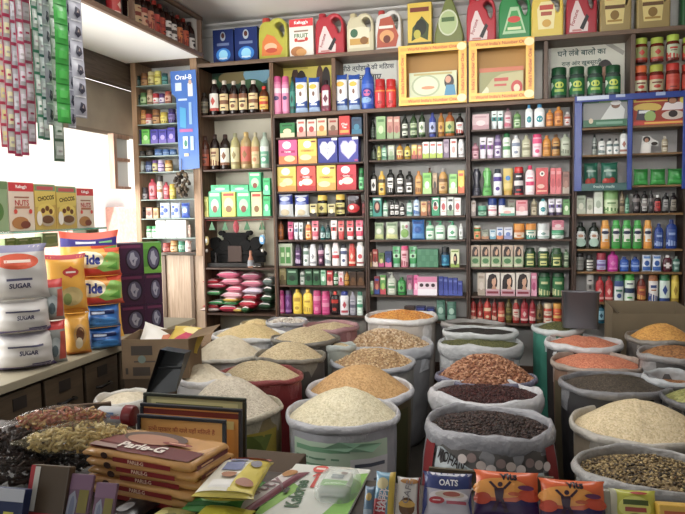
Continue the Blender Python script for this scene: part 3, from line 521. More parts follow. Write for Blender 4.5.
row('D',5,'fifth shelf '+Q,(525,205),[
 (212,262,75,'lot 14241c 0c1410 d8e0dc 507868','dark bottle with white waisted label',[('e',.5,.7,.4,.26,'e0e0dc'),('e',.5,.25,.46,.28,'a8c8b8'),('e',.5,.7,.2,.1,'b88868')]),(271,317,75,'lot 14241c 0c1410 d8e0dc 507868','dark bottle with white waisted label',[('e',.5,.7,.4,.26,'e0e0dc'),('e',.5,.25,.46,.28,'a8c8b8'),('e',.5,.7,.2,.1,'b88868')])]+[
 (a,b,65,'sham %s %s dcdcd4 1c2a4a' % ((('d89020','d89828') if k else ('2c9838','34a840'))),('orange','green')[1-k]+' deodorant bottle with white label',[('r',0,0,1,.24,('2c9030','d88818')[k]),('e',.5,.78,.4,.1,'1c2848'),('e',.6,.34,.2,.07,('3a9a40','e0a038')[k])]) for a,b,k in ((321,363,1),(368,409,0),(412,456,0),(459,501,0),(504,544,1))]+[
 (551,592,80,'lot 1c3c88 183070 2c5098 88a0d0','blue bottle'),(600,650,62,'lot 1c3c88 183070 2c5098 88a0d0','tall blue bottle')])
row('D',6,'sixth shelf '+Q,(525,205),[
 (214,251,205,'can 1c1c1c 141414 787874 3a3a3a','dark striped can',[('r',0,.1,1,.2,'8a8a84'),('r',0,.4,1,.5,'8a8a84'),('r',0,.7,1,.8,'6a6a64')]),(261,291,215,'can 2a2a28 1c1c1c d8d8d0 3a3a3a','black can with white stripes',[('r',0,.08,1,.2,'2a2a28'),('r',0,.36,1,.46,'2a2a28'),('r',0,.62,1,.72,'2a2a28'),('r',0,.9,1,1,'2a2a28')]),(304,348,205,'jar 98304a a02838 a8b0d8 7858a0','red and lilac jar'),(350,399,198,'lot b81c8c a81480 c838a0 d870b8','magenta bottle'),(404,444,222,'lot 2450a8 1c3c88 3868c0 88a8e0','small blue bottle'),(452,490,222,'lot 2450a8 1c3c88 3868c0 88a8e0','small blue bottle'),(499,540,213,'pouch d8e0ec 3868b8 2458a8 5888c8','white and blue sachet box'),(542,584,213,'pouch d8e0ec 3868b8 2458a8 5888c8','white and blue sachet box'),(588,628,215,'lot 581c2c e8e4e4 48141f d8d0d0','maroon bottle with white cross',[('r',.35,.2,.65,.8,'e0d8d8'),('r',.1,.4,.9,.6,'e0d8d8')]),(630,662,220,'lot 3a6a5c 607068 6a9088 a8c0b8','clear green bottle')])
row('D',7,'seventh shelf '+Q,(525,205),[
 (262,292,300,'tube c8c4c0 a8a4a0 888480','white tube leaning'),(300,338,305,'lot b01c24 901418 c03038 e0a8a0','red cleaner bottle'),(341,376,305,'lot b01c24 901418 c03038 e0a8a0','red cleaner bottle'),(379,421,298,'can 28785c 1c6048 d8e0e0 38508a','dark green and white spray can'),(422,469,290,'can 38a838 30a030 d8e4d8 1c3458','bright green and white spray can'),(477,516,300,'oil 6a2418 c8b8a8 a8482c d8a040','maroon bottle with white cap'),(524,569,298,'can a86838 98582c e0dcd8 2c4888','copper spray can with white label'),(571,619,293,'can 1c8050 187040 d8e8e0 284890','emerald spray can with white label'),(622,658,300,'can d8b81c c8a818 e0c838 a88810','yellow spray can')])
row('D',8,'bottom shelf '+Q,(525,205),[
 (308,342,425,'lot 2c6a80 1c4858 88b8c8 204c60','blue bottle behind the tin scoop'),(346,380,428,'jar 6a1c20 e0dcd8 8a3438 4a1014','jar with white lid'),(450,480,430,'jar 30181c 601c24 4a2c30 200c10','dark jar with red lid'),(500,540,428,'jar 28282c e4e0dc 484850 1c1c20','dark jar with white lid'),(556,596,428,'jar 1c2c44 d8dce0 384c6c 101c2c','navy jar with white lid'),(606,650,425,'jar 581c20 e4dcd8 7a3438 381014','maroon jar with white lid')])
Q = 'of white cabinet'
row('W',1,'top shelf '+Q,(120,60),[(60,89,70,'jar 1c3a34 142824 406058 2a4a44','dark green jar'),(92,121,58,'jar 9a6a38 7a4c24 b8884c 6a4020','brown jar'),(122,149,52,'jar c8b868 d8cc90 d8cc80 8a7a3c','cream jar'),(150,178,48,'jar dcd048 e8e070 e8e078 a89c28','yellow jar'),(181,206,58,'jar 2a7a78 1c4a50 58a098 184c4c','teal jar')])
row('W',2,'second shelf '+Q,(120,60),[(60,89,150,'jar 1c3a34 142824 406058 2a4a44','dark green jar'),(90,116,142,'jar 6a9a58 48703c a8c890 3a5c30','green jar'),(118,142,128,'jar b89a78 98785a d0b898 7a5c40','tan jar'),(143,168,145,'tub e4d8d4 b83038 ece4e0 c84048','white jar with red lid'),(170,193,145,'tub d4cce0 583870 e0d8e8 6a4888','white jar with purple lid'),(195,222,135,'jar c07860 a84838 d8a890 8a3c28','red clay coloured jar')])
row('W',3,'third shelf '+Q,(120,60),[(64,90,228,'jar b88868 98684a c8a080 7a5038','tan jar'),(92,115,215,'jar c08838 985c1c d8a858 7a4814','amber jar'),(113,139,232,'tub d8d0cc b03c3c e4dcd8 c05050','low white jar with red lid'),(141,173,213,'jar a87848 7a4c28 c89860 5c3818','tall brown jar'),(175,206,225,'jar ccb83c b09828 dccc60 8a7820','yellow jar'),(208,240,210,'jar 483878 342858 7868a8 2c2048','purple jar')])
row('W',4,'fourth shelf '+Q,(120,60),[(64,98,300,'box 1c2450 34407a 4858a0 141a3c','dark navy carton'),(100,135,298,'box 58b838 88d468 c8ecb0 388a20','bright green carton'),(137,170,298,'box 4038a0 6a58b8 a898d8 282070','violet carton'),(172,207,298,'box 4038a0 6a58b8 a898d8 282070','violet carton'),(209,243,290,'box 4038a0 6a58b8 a898d8 282070','violet carton')])
row('W',5,'fifth shelf '+Q,(120,60),[(80,111,390,'tub 3a3430 28241f 585048 1c1814','low dark tin'),(113,146,385,'tub 3a3430 28241f 585048 1c1814','low dark tin'),(150,184,383,'tub 4870a8 305890 88a8d0 204070','low blue tin'),(186,215,383,'tub 4870a8 305890 88a8d0 204070','low blue tin'),(217,243,383,'tub 4870a8 305890 88a8d0 204070','low blue tin')])
row('W',6,'sixth shelf '+Q,(120,60),[(65,105,435,'jar c0c4bc a8aca4 d4d8d0 888c84','wide pale jar'),(112,140,435,'jar 485a88 303c60 8898c0 202c50','blue grey jar'),(141,163,430,'jar b8b058 6a4a88 d8d098 503468','yellow jar with purple lid'),(165,192,430,'jar 9880b8 c8b8d8 d0c0e0 604888','lilac jar'),(195,226,430,'jar c89848 986820 e0c080 785010','amber jar')])
row('W',7,'seventh shelf '+Q,(120,170),[(72,97,75,'jar 302c30 201c20 484448 181418','small black jar'),(98,121,75,'jar 585458 383438 a8a4a4 282428','small grey jar'),(126,160,38,'lot c04858 a83040 d88890 802030','red bottle'),(162,187,25,'jar d0c4b4 302824 e0d8cc b87848','cream jar with black lid'),(188,213,52,'lot c04858 a83040 d88890 802030','red bottle'),(215,241,60,'jar d0bc38 b89c20 e0d060 907c10','yellow jar')])
row('W',8,'eighth shelf '+Q,(120,170),[(80,112,160,'jar 282424 181414 403c3c 101010','black jar'),(117,145,160,'box a87058 c8a890 783c30 d8c0a8','tan carton'),(147,169,162,'box b08848 d0b878 805830 d8c898','ochre carton'),(172,218,140,'pouch d8e0f0 3858b8 4868c8 2848a8','white and blue packet',[('e',.3,.3,.2,.14,'3858b8'),('e',.65,.5,.22,.16,'4060c0'),('e',.35,.72,.2,.1,'2c4cac')]),(219,262,140,'pouch d8e0f0 3858b8 4868c8 2848a8','white and blue packet',[('e',.3,.3,.2,.14,'3858b8'),('e',.65,.5,.22,.16,'4060c0'),('e',.35,.72,.2,.1,'2c4cac')]),(264,302,140,'pouch 5878c8 3858b8 b8c8e8 2848a8','blue packet')])
row('W',9,'ninth shelf '+Q,(120,170),[(78,106,245,'jar d0a8b0 b88890 e0c0c8 986870','pale pink jar'),(116,139,240,'jar d4dcd0 389858 e0e8dc 58a870','white jar with green lid'),(140,161,240,'jar d4dcd0 389858 e0e8dc 58a870','white jar with green lid'),(162,203,213,'box f4f4f2 ececea f8f8f6 e8e8e6','plain white carton'),(206,248,213,'box f4f4f2 ececea f8f8f6 e8e8e6','plain white carton'),(250,291,213,'box f4f4f2 ececea f8f8f6 e8e8e6','plain white carton'),(292,304,235,'box c8b0a0 b89888 d8c8b8 a08070','slim beige carton')])
row('W',10,'bottom shelf '+Q,(120,170),[(150,178,305,'jar b8d0b8 38a058 d0e0d0 58b078','pale jar with green lid'),(186,216,312,'jar b85048 983830 d88880 782820','red jar'),(218,250,302,'jar d0a060 b07830 e4c898 905c20','amber jar'),(252,280,305,'jar 4aa080 308060 a0d0b8 206048','green jar'),(281,306,303,'jar e4d4d0 d8b0a8 ece4e0 c89890','white and pink jar')])
Q = 'of shrine bay'
wine = 'oil 1c0c08 d0c4b4 d8c088 7a4a2c'
row('N',1,'upper shelf '+Q,(120,60),[(342,381,140,'oil 2a2018 1c1410 6a6048 3a3020','dark squat bottle'),(385,426,84,'oil 1c0c08 d0c4b4 dcd8d0 b84030','dark syrup bottle with white label'),(428,468,88,'%s' % wine,'dark syrup bottle with cream label'),(470,508,90,wine,'dark syrup bottle with cream label'),(510,549,88,wine,'dark syrup bottle with cream label'),(551,594,86,wine,'dark syrup bottle with cream label'),(597,638,112,'oil 5a2c10 d83020 e0b030 c02c18','bottle with red and yellow label')])
row('N',2,'second shelf '+Q,(120,60),[(346,386,325,'oil 4a2010 3a1408 a84828 6a2c14','brown bottle'),(388,428,318,'oil 1c0c08 301810 c8b080 7a4a2c','dark bottle with cream label'),(430,473,318,'oil 1c0c08 301810 d4d4c8 7a4a2c','dark bottle with white label'),(475,515,313,'oil a8a068 8a8a68 c8c490 8a7a48','cooking oil bottle'),(517,564,308,'oil a8905c b89a58 c05848 8a5c20','golden bottle with red label'),(565,600,310,'oil b0a470 a8a080 d0b080 b87848','pale golden bottle'),(602,641,310,'oil a8b8a8 889888 5aa080 d0d8d0','clear bottle with green label')])
GB = [('e',.5,.45,.34,.26,'a8d8a8'),('e',.5,.3,.2,.14,'8a3c2c'),('r',.1,.82,.9,.93,'e8e8c0')]
YBX = [('e',.5,.5,.36,.26,'c8d8a0'),('e',.5,.3,.24,.14,'8a5c2c'),('r',.1,.82,.9,.93,'c03828')]
z3 = BZ['N'][3]
row('N',3,'tea shelf '+Q,(120,170),[(350,386,115,'box a8a830 c0b848 8a8420 d0c868','dull yellow carton'),(388,441,92,'box 28b878','green tea carton',GB),(444,503,92,'box d8d048','yellow tea carton',YBX),(507,566,92,'box 28b878','green tea carton',GB),(569,615,95,'box d0d498','pale yellow tea carton',YBX),(617,648,112,'box 28c070 58d898 b0ecc8 189850','slim green carton')])
row('N',3,'tea shelf '+Q,(120,170),[(562,613,10,'box 28b878','green tea carton standing on other cartons',GB,{'dz':.195}),(619,649,35,'box 28c070 58d898 b0ecc8 189850','slim green carton stacked on another',None,{'dz':.165}),(398,480,64,'box 28b878 58d898 b0ecc8 189850','green carton lying on tea cartons',None,{'dz':.195}),(482,560,64,'box 28b878 58d898 b0ecc8 189850','green carton lying on tea cartons',None,{'dz':.195})])
# ------------------------------------------------------------------ the room
XL, XR, CEIL = -3.04, 2.3, 3.06
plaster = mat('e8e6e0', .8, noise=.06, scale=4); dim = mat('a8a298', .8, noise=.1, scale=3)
struct('floor', MB().box(XL-.1, XR, -1.5, 5.2, -.05, 0, mat('38322c', .8, noise=.2, scale=6)))
struct('ceiling', MB().box(XL-.1, XR, -1.6, 5.2, CEIL, CEIL+.08, mat('d0cecb', .85, noise=.05, scale=2)))
struct('wall_back', MB().box(XL-.1, XR, 5.07, 5.2, 0, CEIL, plaster))
struct('wall_right', MB().box(XR, XR+.1, -1.5, 5.2, 0, CEIL, dim))
struct('wall_front', MB().box(XL-.1, XR+.1, -1.6, -1.5, 2.35, CEIL, dim).box(.9, XR+.1, -1.6, -1.5, 0, 2.35, dim).box(XL-.1, -2.2, -1.6, -1.5, 0, 2.35, dim))  # unseen wall, added to cut the sky light entering from the front
struct('trim_cornice', MB().loft([[(x, 5.07, CEIL-.09), (x, 5.05, CEIL-.085), (x, 5.03, CEIL-.03), (x, 4.99, CEIL-.015), (x, 4.985, CEIL), (x, 5.07, CEIL)] for x in (XL, XR)], mat('d0ceca', .7), smooth=False))
# left wall: low wall under the counter, solid stretch near the camera, beam over the opening, post stub by the cabinet
struct('wall_left', MB().box(XL-.1, XL, -1.5, 4.62, 0, .86, dim).box(XL-.1, XL, -1.5, .5, .86, CEIL, dim))
# concrete lintel/rolled shutter housing seen through the opening
SOZ = 2.77
struct('trim_beam', MB().box(XL-.1, XL, .5, 5.07, SOZ-.2, CEIL, wood('4a3c32', '6a5a4c', axis=1)))
struct('trim_awning', MB().box(XL-.14, XL-.11, .5, 5.06, 2.19, SOZ-.2, mat('a89c88', .7, noise=.12, scale=4)).box(XL-.11, XL-.1, .5, 5.06, 2.17, 2.2, mat('8a7c6c', .6)))
# far wooden frame with two frosted panes at the end of the opening
WFR = wood('a07860', 'c09880')
wf = struct('window_1', MB().box(XL-.05, XL, 4.56, 4.6, 1.74, 2.17, WFR).box(XL-.05, XL, 4.6, 4.78, 2.14, 2.17, WFR).box(XL-.05, XL, 4.6, 4.78, 1.96, 1.985, WFR).box(XL-.05, XL, 4.6, 4.78, 1.74, 1.76, WFR))
obj('pane', MB().box(XL-.03, XL-.025, 4.6, 4.78, 1.76, 1.96, mat('c8ccc8', .5, alpha=.7)), wf); obj('pane', MB().box(XL-.03, XL-.025, 4.6, 4.78, 1.985, 2.14, mat('b8bcb8', .5, alpha=.8)), wf)
# lower timber panelling under the narrow cabinet
struct('trim_panelling', MB().box(-3.03, -2.42, 4.92, 4.96, 0, BZ['W'][-1]-.035, wood('a88c70', 'ccb094')).box(-2.86, -2.83, 4.905, 4.92, 0, BZ['W'][-1]-.035, wood('6a5440', '7a6450')).box(-2.6, -2.57, 4.905, 4.92, 0, BZ['W'][-1]-.035, wood('6a5440', '7a6450')).box(-2.46, -2.42, 4.88, 4.92, 0, BZ['W'][-1]-.035, wood('7a6450', '8a7460')))
# street outside
struct('ground_street', MB().box(-16, XL-.1, -8, 22, -.12, -.06, mat('c8c2b8', .9, noise=.1, scale=2)))
bld = thing('building', 'sunlit pale building with brick red pillars across the street outside', 'building', (-9.5, 9, -.06))
obj('wall', MB().box(-.4, 0, -14, 10, 0, 5, mat('f4f2ee', .9)), bld)
for y in (-9, .6, 2.6, 4.8): obj('pillar', MB().bbox(0, .35, y, y+.8, 0, 1.75, mat('d8a090', .9, noise=.15, scale=12), .02), bld)
obj('roof_slab', MB().box(-.4, .9, -14, 10, 3.6, 3.9, mat('d8d4cc', .9)), bld)
# ------------------------------------------------------------------ ledges
t = thing('wall_ledge', 'long top wooden ledge carrying the oil cans and jugs', 'shelf', (0, D, TOP))
obj('ledge_board', MB().bbox(-2.42, 2.2, -.01, .26, -.03, 0, wood('5a4434', '7a604a', axis=0), .004), t)
t = thing('wall_cabinet', 'open upper cabinet row between the two long wooden ledges', 'cabinet', (0, D, LEDGE))
obj('shelf_board', MB().bbox(-1.8, 2.2, 0, .26, -.03, 0, wood('4a3424', '6a4e38', axis=0), .004), t)
obj('back_panel', MB().box(-1.8, 2.2, .257, .263, 0, TOP-LEDGE-.031, mat('d4d0c6', .7, noise=.1, scale=3)), t)
for px in (271, 333.5, 467, 546, 633):
    x = on_y(px, 80, D).x
    obj('divider', MB().bbox(x-.015, x+.015, .004, .255, .0005, TOP-LEDGE-.031, WOODL if px < 400 else wood('4a382c', '66503e')), t)
def on_ledge(items, zm, z, y=D+.09, sc=4.28): pass
def board_poster(name, label, px, prims, base, Y, lean=0.0):
    """flat printed sheet standing against the cabinet back; px = (x0, x1, ytop, ybottom)"""
    a = on_y(px[0], px[3], Y); b = on_y(px[1], px[3], Y); c = on_y((px[0]+px[1])/2, px[2], Y); e = on_y((px[0]+px[1])/2, px[3], Y)
    w, h = b.x - a.x, c.z - e.z
    t = thing(name, label, 'poster', ((a.x+b.x)/2, Y, e.z))
    mb = MB().box(-w/2, w/2, 0, .003, 0, h, mat(base, .6)); obj('sheet', mb, t)
    mb = MB(); paint(mb, lambda u, v, q: (-w/2 + w*u, -.0006 - q, h*v), w, h, prims); obj('printed_front', mb, t)
    return t
YP = D + .245
board_poster('poster', 'yellow poster with dark figures behind detergent packs on the ledge', (281, 332, 63.5, 110), [('e',.3,.62,.08,.3,'4a2c1c'),('e',.42,.6,.1,.26,'2a1a14'),('e',.78,.64,.07,.3,'5a3420'),('e',.9,.6,.08,.3,'2a1c18'),('r',0,.88,.55,.94,'b8a820')], 'd8c83c', YP)
board_poster('poster', 'white poster with dark Hindi lettering behind the blue bottle', (340, 397, 60, 108), [('t','मीठे त्योहारों की मिठास', .5,.84,.16,'3a4650',.92,0,.02),('t','घर घर लाए',.45,.62,.15,'3a4650',.6,0,.02),('r',.55,0,.6,.5,'8ab0c0'),('r',.75,0,.8,.5,'a8c0c8')], 'e0e4dc', YP)
board_poster('poster', 'white poster with Hindi lettering and dark hair behind green jars', (551, 624, 43, 92), [('t','घने लंबे बालों का', .42,.83,.15,'3a5a50',.76,0,.02),('t','राज़ और खूबसूरती',.42,.6,.14,'3a5a50',.6,0,.02),('e',.74,.4,.11,.24,'241a18'),('e',.74,.34,.07,.16,'a87858'),('p',[(.7,.98),(.98,.7),(1,.78),(.78,1)],'a8a498')], 'dcdccc', YP)
board_poster('poster', 'green and blue mural sheet behind the dark syrup bottles', (202, 268, 63, 112), [('r',0,.55,1,1,'3a7a88'),('e',.25,.6,.3,.25,'2a5a34'),('e',.55,.7,.28,.16,'8a7a48'),('e',.85,.75,.2,.2,'7ab0c8'),('e',.75,.5,.2,.15,'386a3c'),('e',.15,.85,.2,.12,'1c3a2c'),('e',.92,.88,.1,.07,'c8dce4'),('e',.45,.45,.2,.14,'244a38')], '1c4030', YP)
# ---- ledge goods
UQ = 'in upper cabinet'
Z2 = (255, 0)
SURF = 'surf'
row('A',0,'second ledge, left section',Z2,[
 (79,116,328,'can e07ca8 d04a88 e88cb4 3a3a70','pink talc can',[('r',0,.68,1,.86,'f0d8e2'),('e',.5,.5,.26,.08,'343468')]),(118,149,328,'can e07ca8 d04a88 e88cb4 3a3a70','pink talc can',[('r',0,.68,1,.86,'f0d8e2'),('e',.5,.5,.26,.08,'343468')]),
 (151,174,330,'oil 1c6a60 10302c 2a8a78 0c3c38','dark teal bottle'),(173,228,330,'pouch eceef0','white and blue detergent pack','surf',{'d':.05}),(230,281,330,'pouch eceef0','white and blue detergent pack','surf',{'d':.05}),
 (284,328,343,'lot 8a2c44 2a1820 e0d4d4 6a2038','maroon handwash bottle with white label')])
row('A',0,'second ledge, right section',Z2,[
 (345,399,318,'pouch eceef0','white and blue detergent pack','surf',{'d':.05}),(400,453,318,'pouch eceef0','white and blue detergent pack','surf',{'d':.05}),(455,511,288,'oil 2c58b8 2448a8 3a68c8 2030a0','bright blue cleaner bottle',[('e',.5,.5,.45,.3,'1c2c90'),('e',.5,.55,.25,.16,'c85890'),('e',.4,.2,.4,.14,'88b0e0')]),
 (513,559,340,'jar c81c24 b8141c d02830 e8902c','red health drink jar',[('r',0,.9,1,1,'e88020'),('r',.42,.12,.5,.8,'e0a8a0'),('e',.5,.2,.2,.12,'a01018')]),(561,605,340,'jar c81c24 b8141c d02830 e8902c','red health drink jar',[('r',0,.9,1,1,'e88020'),('r',.42,.12,.5,.8,'e0a8a0'),('e',.5,.2,.2,.12,'a01018')])])
GJ = [('r',0,0,1,1,'0f6a34'),('e',.5,.62,.24,.2,'b8c83c'),('r',.25,.2,.75,.36,'98b838'),('p',[(0,.3),(.2,.6),(.12,.8),(0,.8)],'d0dcc8')]
row('D',0,'ledge before the Hindi poster',(525,0),[(110+77*i,181+77*i,[290,286,284,280][i],'jar 3a4a44 0f4a28 0f6a34 b8c83c','clear jar with green label',GJ) for i in range(4)])
OJ = 'jar 6a1c10 %s %s b82c18'
row('D',0,'second ledge, far right section',(525,0),[(464,524,283,OJ % ('e06018','c8c8a0'),'pickle jar with orange lid'),(529,595,278,OJ % ('a8b030','b8b088'),'pickle jar with lime lid'),(600,664,272,OJ % ('b8281c','c04028'),'red pickle jar'),(668,730,275,OJ % ('b8281c','a83828'),'red pickle jar')])
h0 = .245
row('D',0,'top of the pickle jar stack',(525,0),[(466,524,165,OJ % ('a8bc30','8a9050'),'pickle jar with yellow green lid'),(532,594,162,OJ % ('a8bc30','a0a060'),'pickle jar with yellow green lid'),(600,660,150,OJ % ('b0cc38','b0c0a0'),'pickle jar with handled green lid'),(668,730,160,OJ % ('a8bc30','8a9050'),'pickle jar with yellow green lid')], z=LEDGE+.206)
# ---- jerry cans and jugs on the top ledge
def outline_mesh(pts, hole, d, m, b=.012):
    """rounded slab with a handle hole, cut from a smooth outline"""
    def smooth(ps, k=5):
        out = []; n = len(ps)
        for i in range(n):
            p0, p1, p2, p3 = (Vector(ps[(i+j-1) % n]) for j in range(4))
            for s in range(k):
                t = s/k; out.append(.5*((2*p1) + (p2-p0)*t + (2*p0-5*p1+4*p2-p3)*t*t + (3*p1-p0-3*p2+p3)*t**3))
        return out
    cu = bpy.data.curves.new('o', 'CURVE'); cu.dimensions = '2D'; cu.fill_mode = 'BOTH'; cu.extrude = max(.001, d/2 - b); cu.bevel_depth = b; cu.bevel_resolution = 2; cu.offset = -b
    for ps in [pts] + ([hole] if hole else []):
        q = smooth(ps); sp = cu.splines.new('POLY'); sp.points.add(len(q)-1); sp.use_cyclic_u = True
        for k, v in enumerate(q): sp.points[k].co = (v.x, v.y, 0, 1)
    ob = bpy.data.objects.new('o', cu); C.objects.link(ob); dg = bpy.context.evaluated_depsgraph_get()
    me = bpy.data.meshes.new_from_object(ob.evaluated_get(dg)); bpy.data.objects.remove(ob); bpy.data.curves.remove(cu)
    me.transform(Matrix.Rotation(PI/2, 4, 'X')); me.materials.clear(); me.materials.append(m)
    for p in me.polygons: p.use_smooth = abs(p.normal.y) < .95
    return me
JUG = [(.04,0),(.5,0),(.96,0),(1,.06),(1,.35),(1,.6),(.97,.8),(.88,.93),(.7,1),(.5,.98),(.4,.93),(.18,.92),(.04,.8),(0,.55),(0,.3),(0,.05)]
JH = [(.6,.86),(.74,.9),(.86,.82),(.9,.66),(.84,.52),(.76,.58),(.7,.7),(.6,.78)]
ROUNDJ = [(.1,0),(.5,0),(.9,0),(1,.12),(.96,.3),(.86,.5),(.72,.72),(.62,.86),(.6,.94),(.4,.94),(.38,.86),(.3,.72),(.14,.5),(.04,.3),(0,.12)]
def jug(name, label, x0, x1, top, base, z, c, cap, prims, shape=JUG, hole=JH, capx=.2, d=.11, Y=D+.1, group='oil jugs along the top ledge', hz=None):
    a = on_y(x0, base, D+.05); b = on_y(x1, base, D+.05); w = (b.x - a.x)*.96; h = on_y((x0+x1)/2, top, D+.05).z - z
    if hz: h = hz
    t = thing(name, label, 'jug', ((a.x+b.x)/2, Y, z), group=group)
    sh = .955 if cap else 1.0
    pts = [((x-.5)*w, y*h*sh) for x, y in shape]; hl = [((x-.5)*w, y*h*sh) for x, y in hole] if hole else None
    obj('jug_body', outline_mesh(pts, hl, d, mat(c, .3)), t)
    if cap: obj('cap', MB().lathe([(1, h*.87), (1, h*.985), (.85, h)], mat(cap, .35), w*.13, w*.13, cx=(capx-.5)*w), t)
    mb = MB(); paint(mb, lambda u, v, q: ((u-.5)*w, -d/2 - .001 - q, v*h*sh), w, h*sh, prims); obj('label', mb, t)
    return t
jug('oil_can', 'yellow green oil jug with orange label beside the cereal box', 258.5, 288.5, 16, 55, TOP, 'b8b428', 'c83828', [('p',[(.1,.1),(.75,.1),(.85,.25),(.55,.55),(.3,.62),(.14,.45)],'e07828'),('e',.42,.3,.22,.1,'f0b890'),('e',.45,.22,.2,.06,'c84828')])
jug('oil_can', 'red oil jug with white label, between cereal box and cream jug', 315, 345, 11.5, 52, TOP, 'b82434', 'b82434', DES['redjug'])
jug('oil_can', 'cream coloured oil jug with green round emblem', 346.5, 374.5, 11.5, 49.5, TOP, 'ccc4a0', 'c8bc90', [('p',[(.08,.12),(.85,.12),(.85,.62),(.6,.66),(.08,.62)],'dcd6b8'),('e',.28,.5,.14,.11,'3a6a4c'),('r',.12,.2,.82,.36,'c89a3c'),('e',.65,.3,.15,.1,'8a5a20')])
jug('oil_can', 'white oil jug with brown and red label', 375, 402, 8.5, 47, TOP, 'd0cec8', 'c03a34', [('p',[(.06,.08),(.8,.08),(.9,.35),(.62,.85),(.2,.8),(.08,.4)],'b04a2c'),('e',.45,.35,.28,.16,'d89858'),('r',.15,.55,.7,.62,'e8dcd0'),('e',.45,.28,.14,.1,'6a2a14')])
jug('detergent_bottle', 'olive green bottle with pale round label on the ledge', 434, 464, -4, 43.5, TOP, '6f7a3a', '4a5a2c', [('e',.48,.42,.34,.24,'c8d0b0'),('e',.48,.42,.3,.21,'a8bc80'),('r',.25,.44,.7,.52,'486a34')], shape=ROUNDJ, hole=None, capx=.5, hz=.4)
jug('oil_can', 'red oil jug with white label, second ledge jug left of the yellow', 466, 496.5, -3, 40.5, TOP, 'b82434', 'b82434', DES['redjug'], hz=.335)
jug('oil_can', 'green oil jug with pale triangular label', 498, 531.5, -4, 38, TOP, '1c8a44', '1c8a44', [('p',[(.12,.14),(.85,.14),(.62,.7),(.36,.7)],'a8d0a0'),('p',[(.2,.2),(.78,.2),(.58,.62),(.4,.62)],'3aa050'),('e',.48,.44,.2,.07,'d83c30'),('r',.28,.22,.7,.28,'d8e0b0')], hz=.34)
jug('oil_can', 'bright yellow oil jug with cream label', 530.5, 564, -5, 35.5, TOP, 'e4c83c', 'd8b828', [('p',[(.22,.18),(.7,.18),(.75,.6),(.62,.75),(.3,.75),(.18,.6)],'efe2a0'),('r',.26,.58,.68,.68,'c84838'),('r',.3,.46,.64,.54,'b85840'),('e',.48,.3,.14,.08,'d8a838')], hz=.34)
jug('oil_can', 'red oil jug with white label, between yellow and tan jugs', 565.5, 597.5, -6, 32.5, TOP, 'a82030', 'a82030', DES['redjug'], hz=.345)
for lab, x0, x1, yb in (('tan oil jug with yellow label, left of the two tan jugs', 599, 632, 29), ('tan oil jug with yellow label, right of the two tan jugs', 636, 671, 27)):
    jug('oil_can', lab, x0, x1, -8, yb, TOP, 'a08a50', '907a40', [('p',[(.2,.16),(.74,.16),(.8,.6),(.74,.98),(.2,.98),(.14,.6)],'dcc878'),('r',.2,.62,.74,.7,'c04838'),('r',.16,.45,.78,.52,'6a4a28'),('e',.47,.33,.14,.09,'8a6a28'),('r',.24,.2,.7,.24,'a8842c')], hz=.36)
jug('oil_can', 'dark green jug at the right end of the top ledge', 681, 712, -8, 25, TOP, '1c5a2c', '1c5a2c', [('p',[(.2,.16),(.74,.16),(.74,.8),(.2,.8)],'3a8a4c')], hz=.36)
def ledge_box(name, label, cat, x0, x1, top, base, spec, prims, d=.08, group=None, z=TOP):
    a = on_y(x0, base, D+.05); b = on_y(x1, base, D+.05); h = on_y((x0+x1)/2, top, D+.05).z - z
    return spawn(name, cat, label, make(spec, (b.x-a.x)*.97, h, d, prims), ((a.x+b.x)/2, D+.05+d/2, z+.0005), group=group)
ledge_box('carton', 'dark blue carton with glowing bottle picture, left of the pair on top ledge', 'box', 213, 234, 29.5, 58, 'box 0f2a6a', 'bluebox', group='blue cartons on the top ledge')
ledge_box('carton', 'dark blue carton with glowing bottle picture, right of the pair on top ledge', 'box', 234.7, 258, 27, 57, 'box 0f2a6a', 'bluebox', group='blue cartons on the top ledge')
ledge_box('cereal_box', 'white and red cereal box standing on the top ledge', 'box', 289.3, 314, 18.5, 54, 'box ece6dc', 'nuts', .06)
ledge_box('carton', 'yellow and black tea carton beside the olive bottle', 'box', 407.5, 432, 2.5, 45, 'box d8b81c', [('r',0,.0,1,.12,'3a3a14'),('p',[(.15,.15),(.5,.25),(.85,.15),(.9,.5),(.6,.7),(.2,.45)],'3a4a18'),('e',.55,.45,.25,.18,'1c2410'),('r',.1,.8,.9,.9,'7a2c18'),('e',.4,.3,.15,.1,'b8b020')], .08)
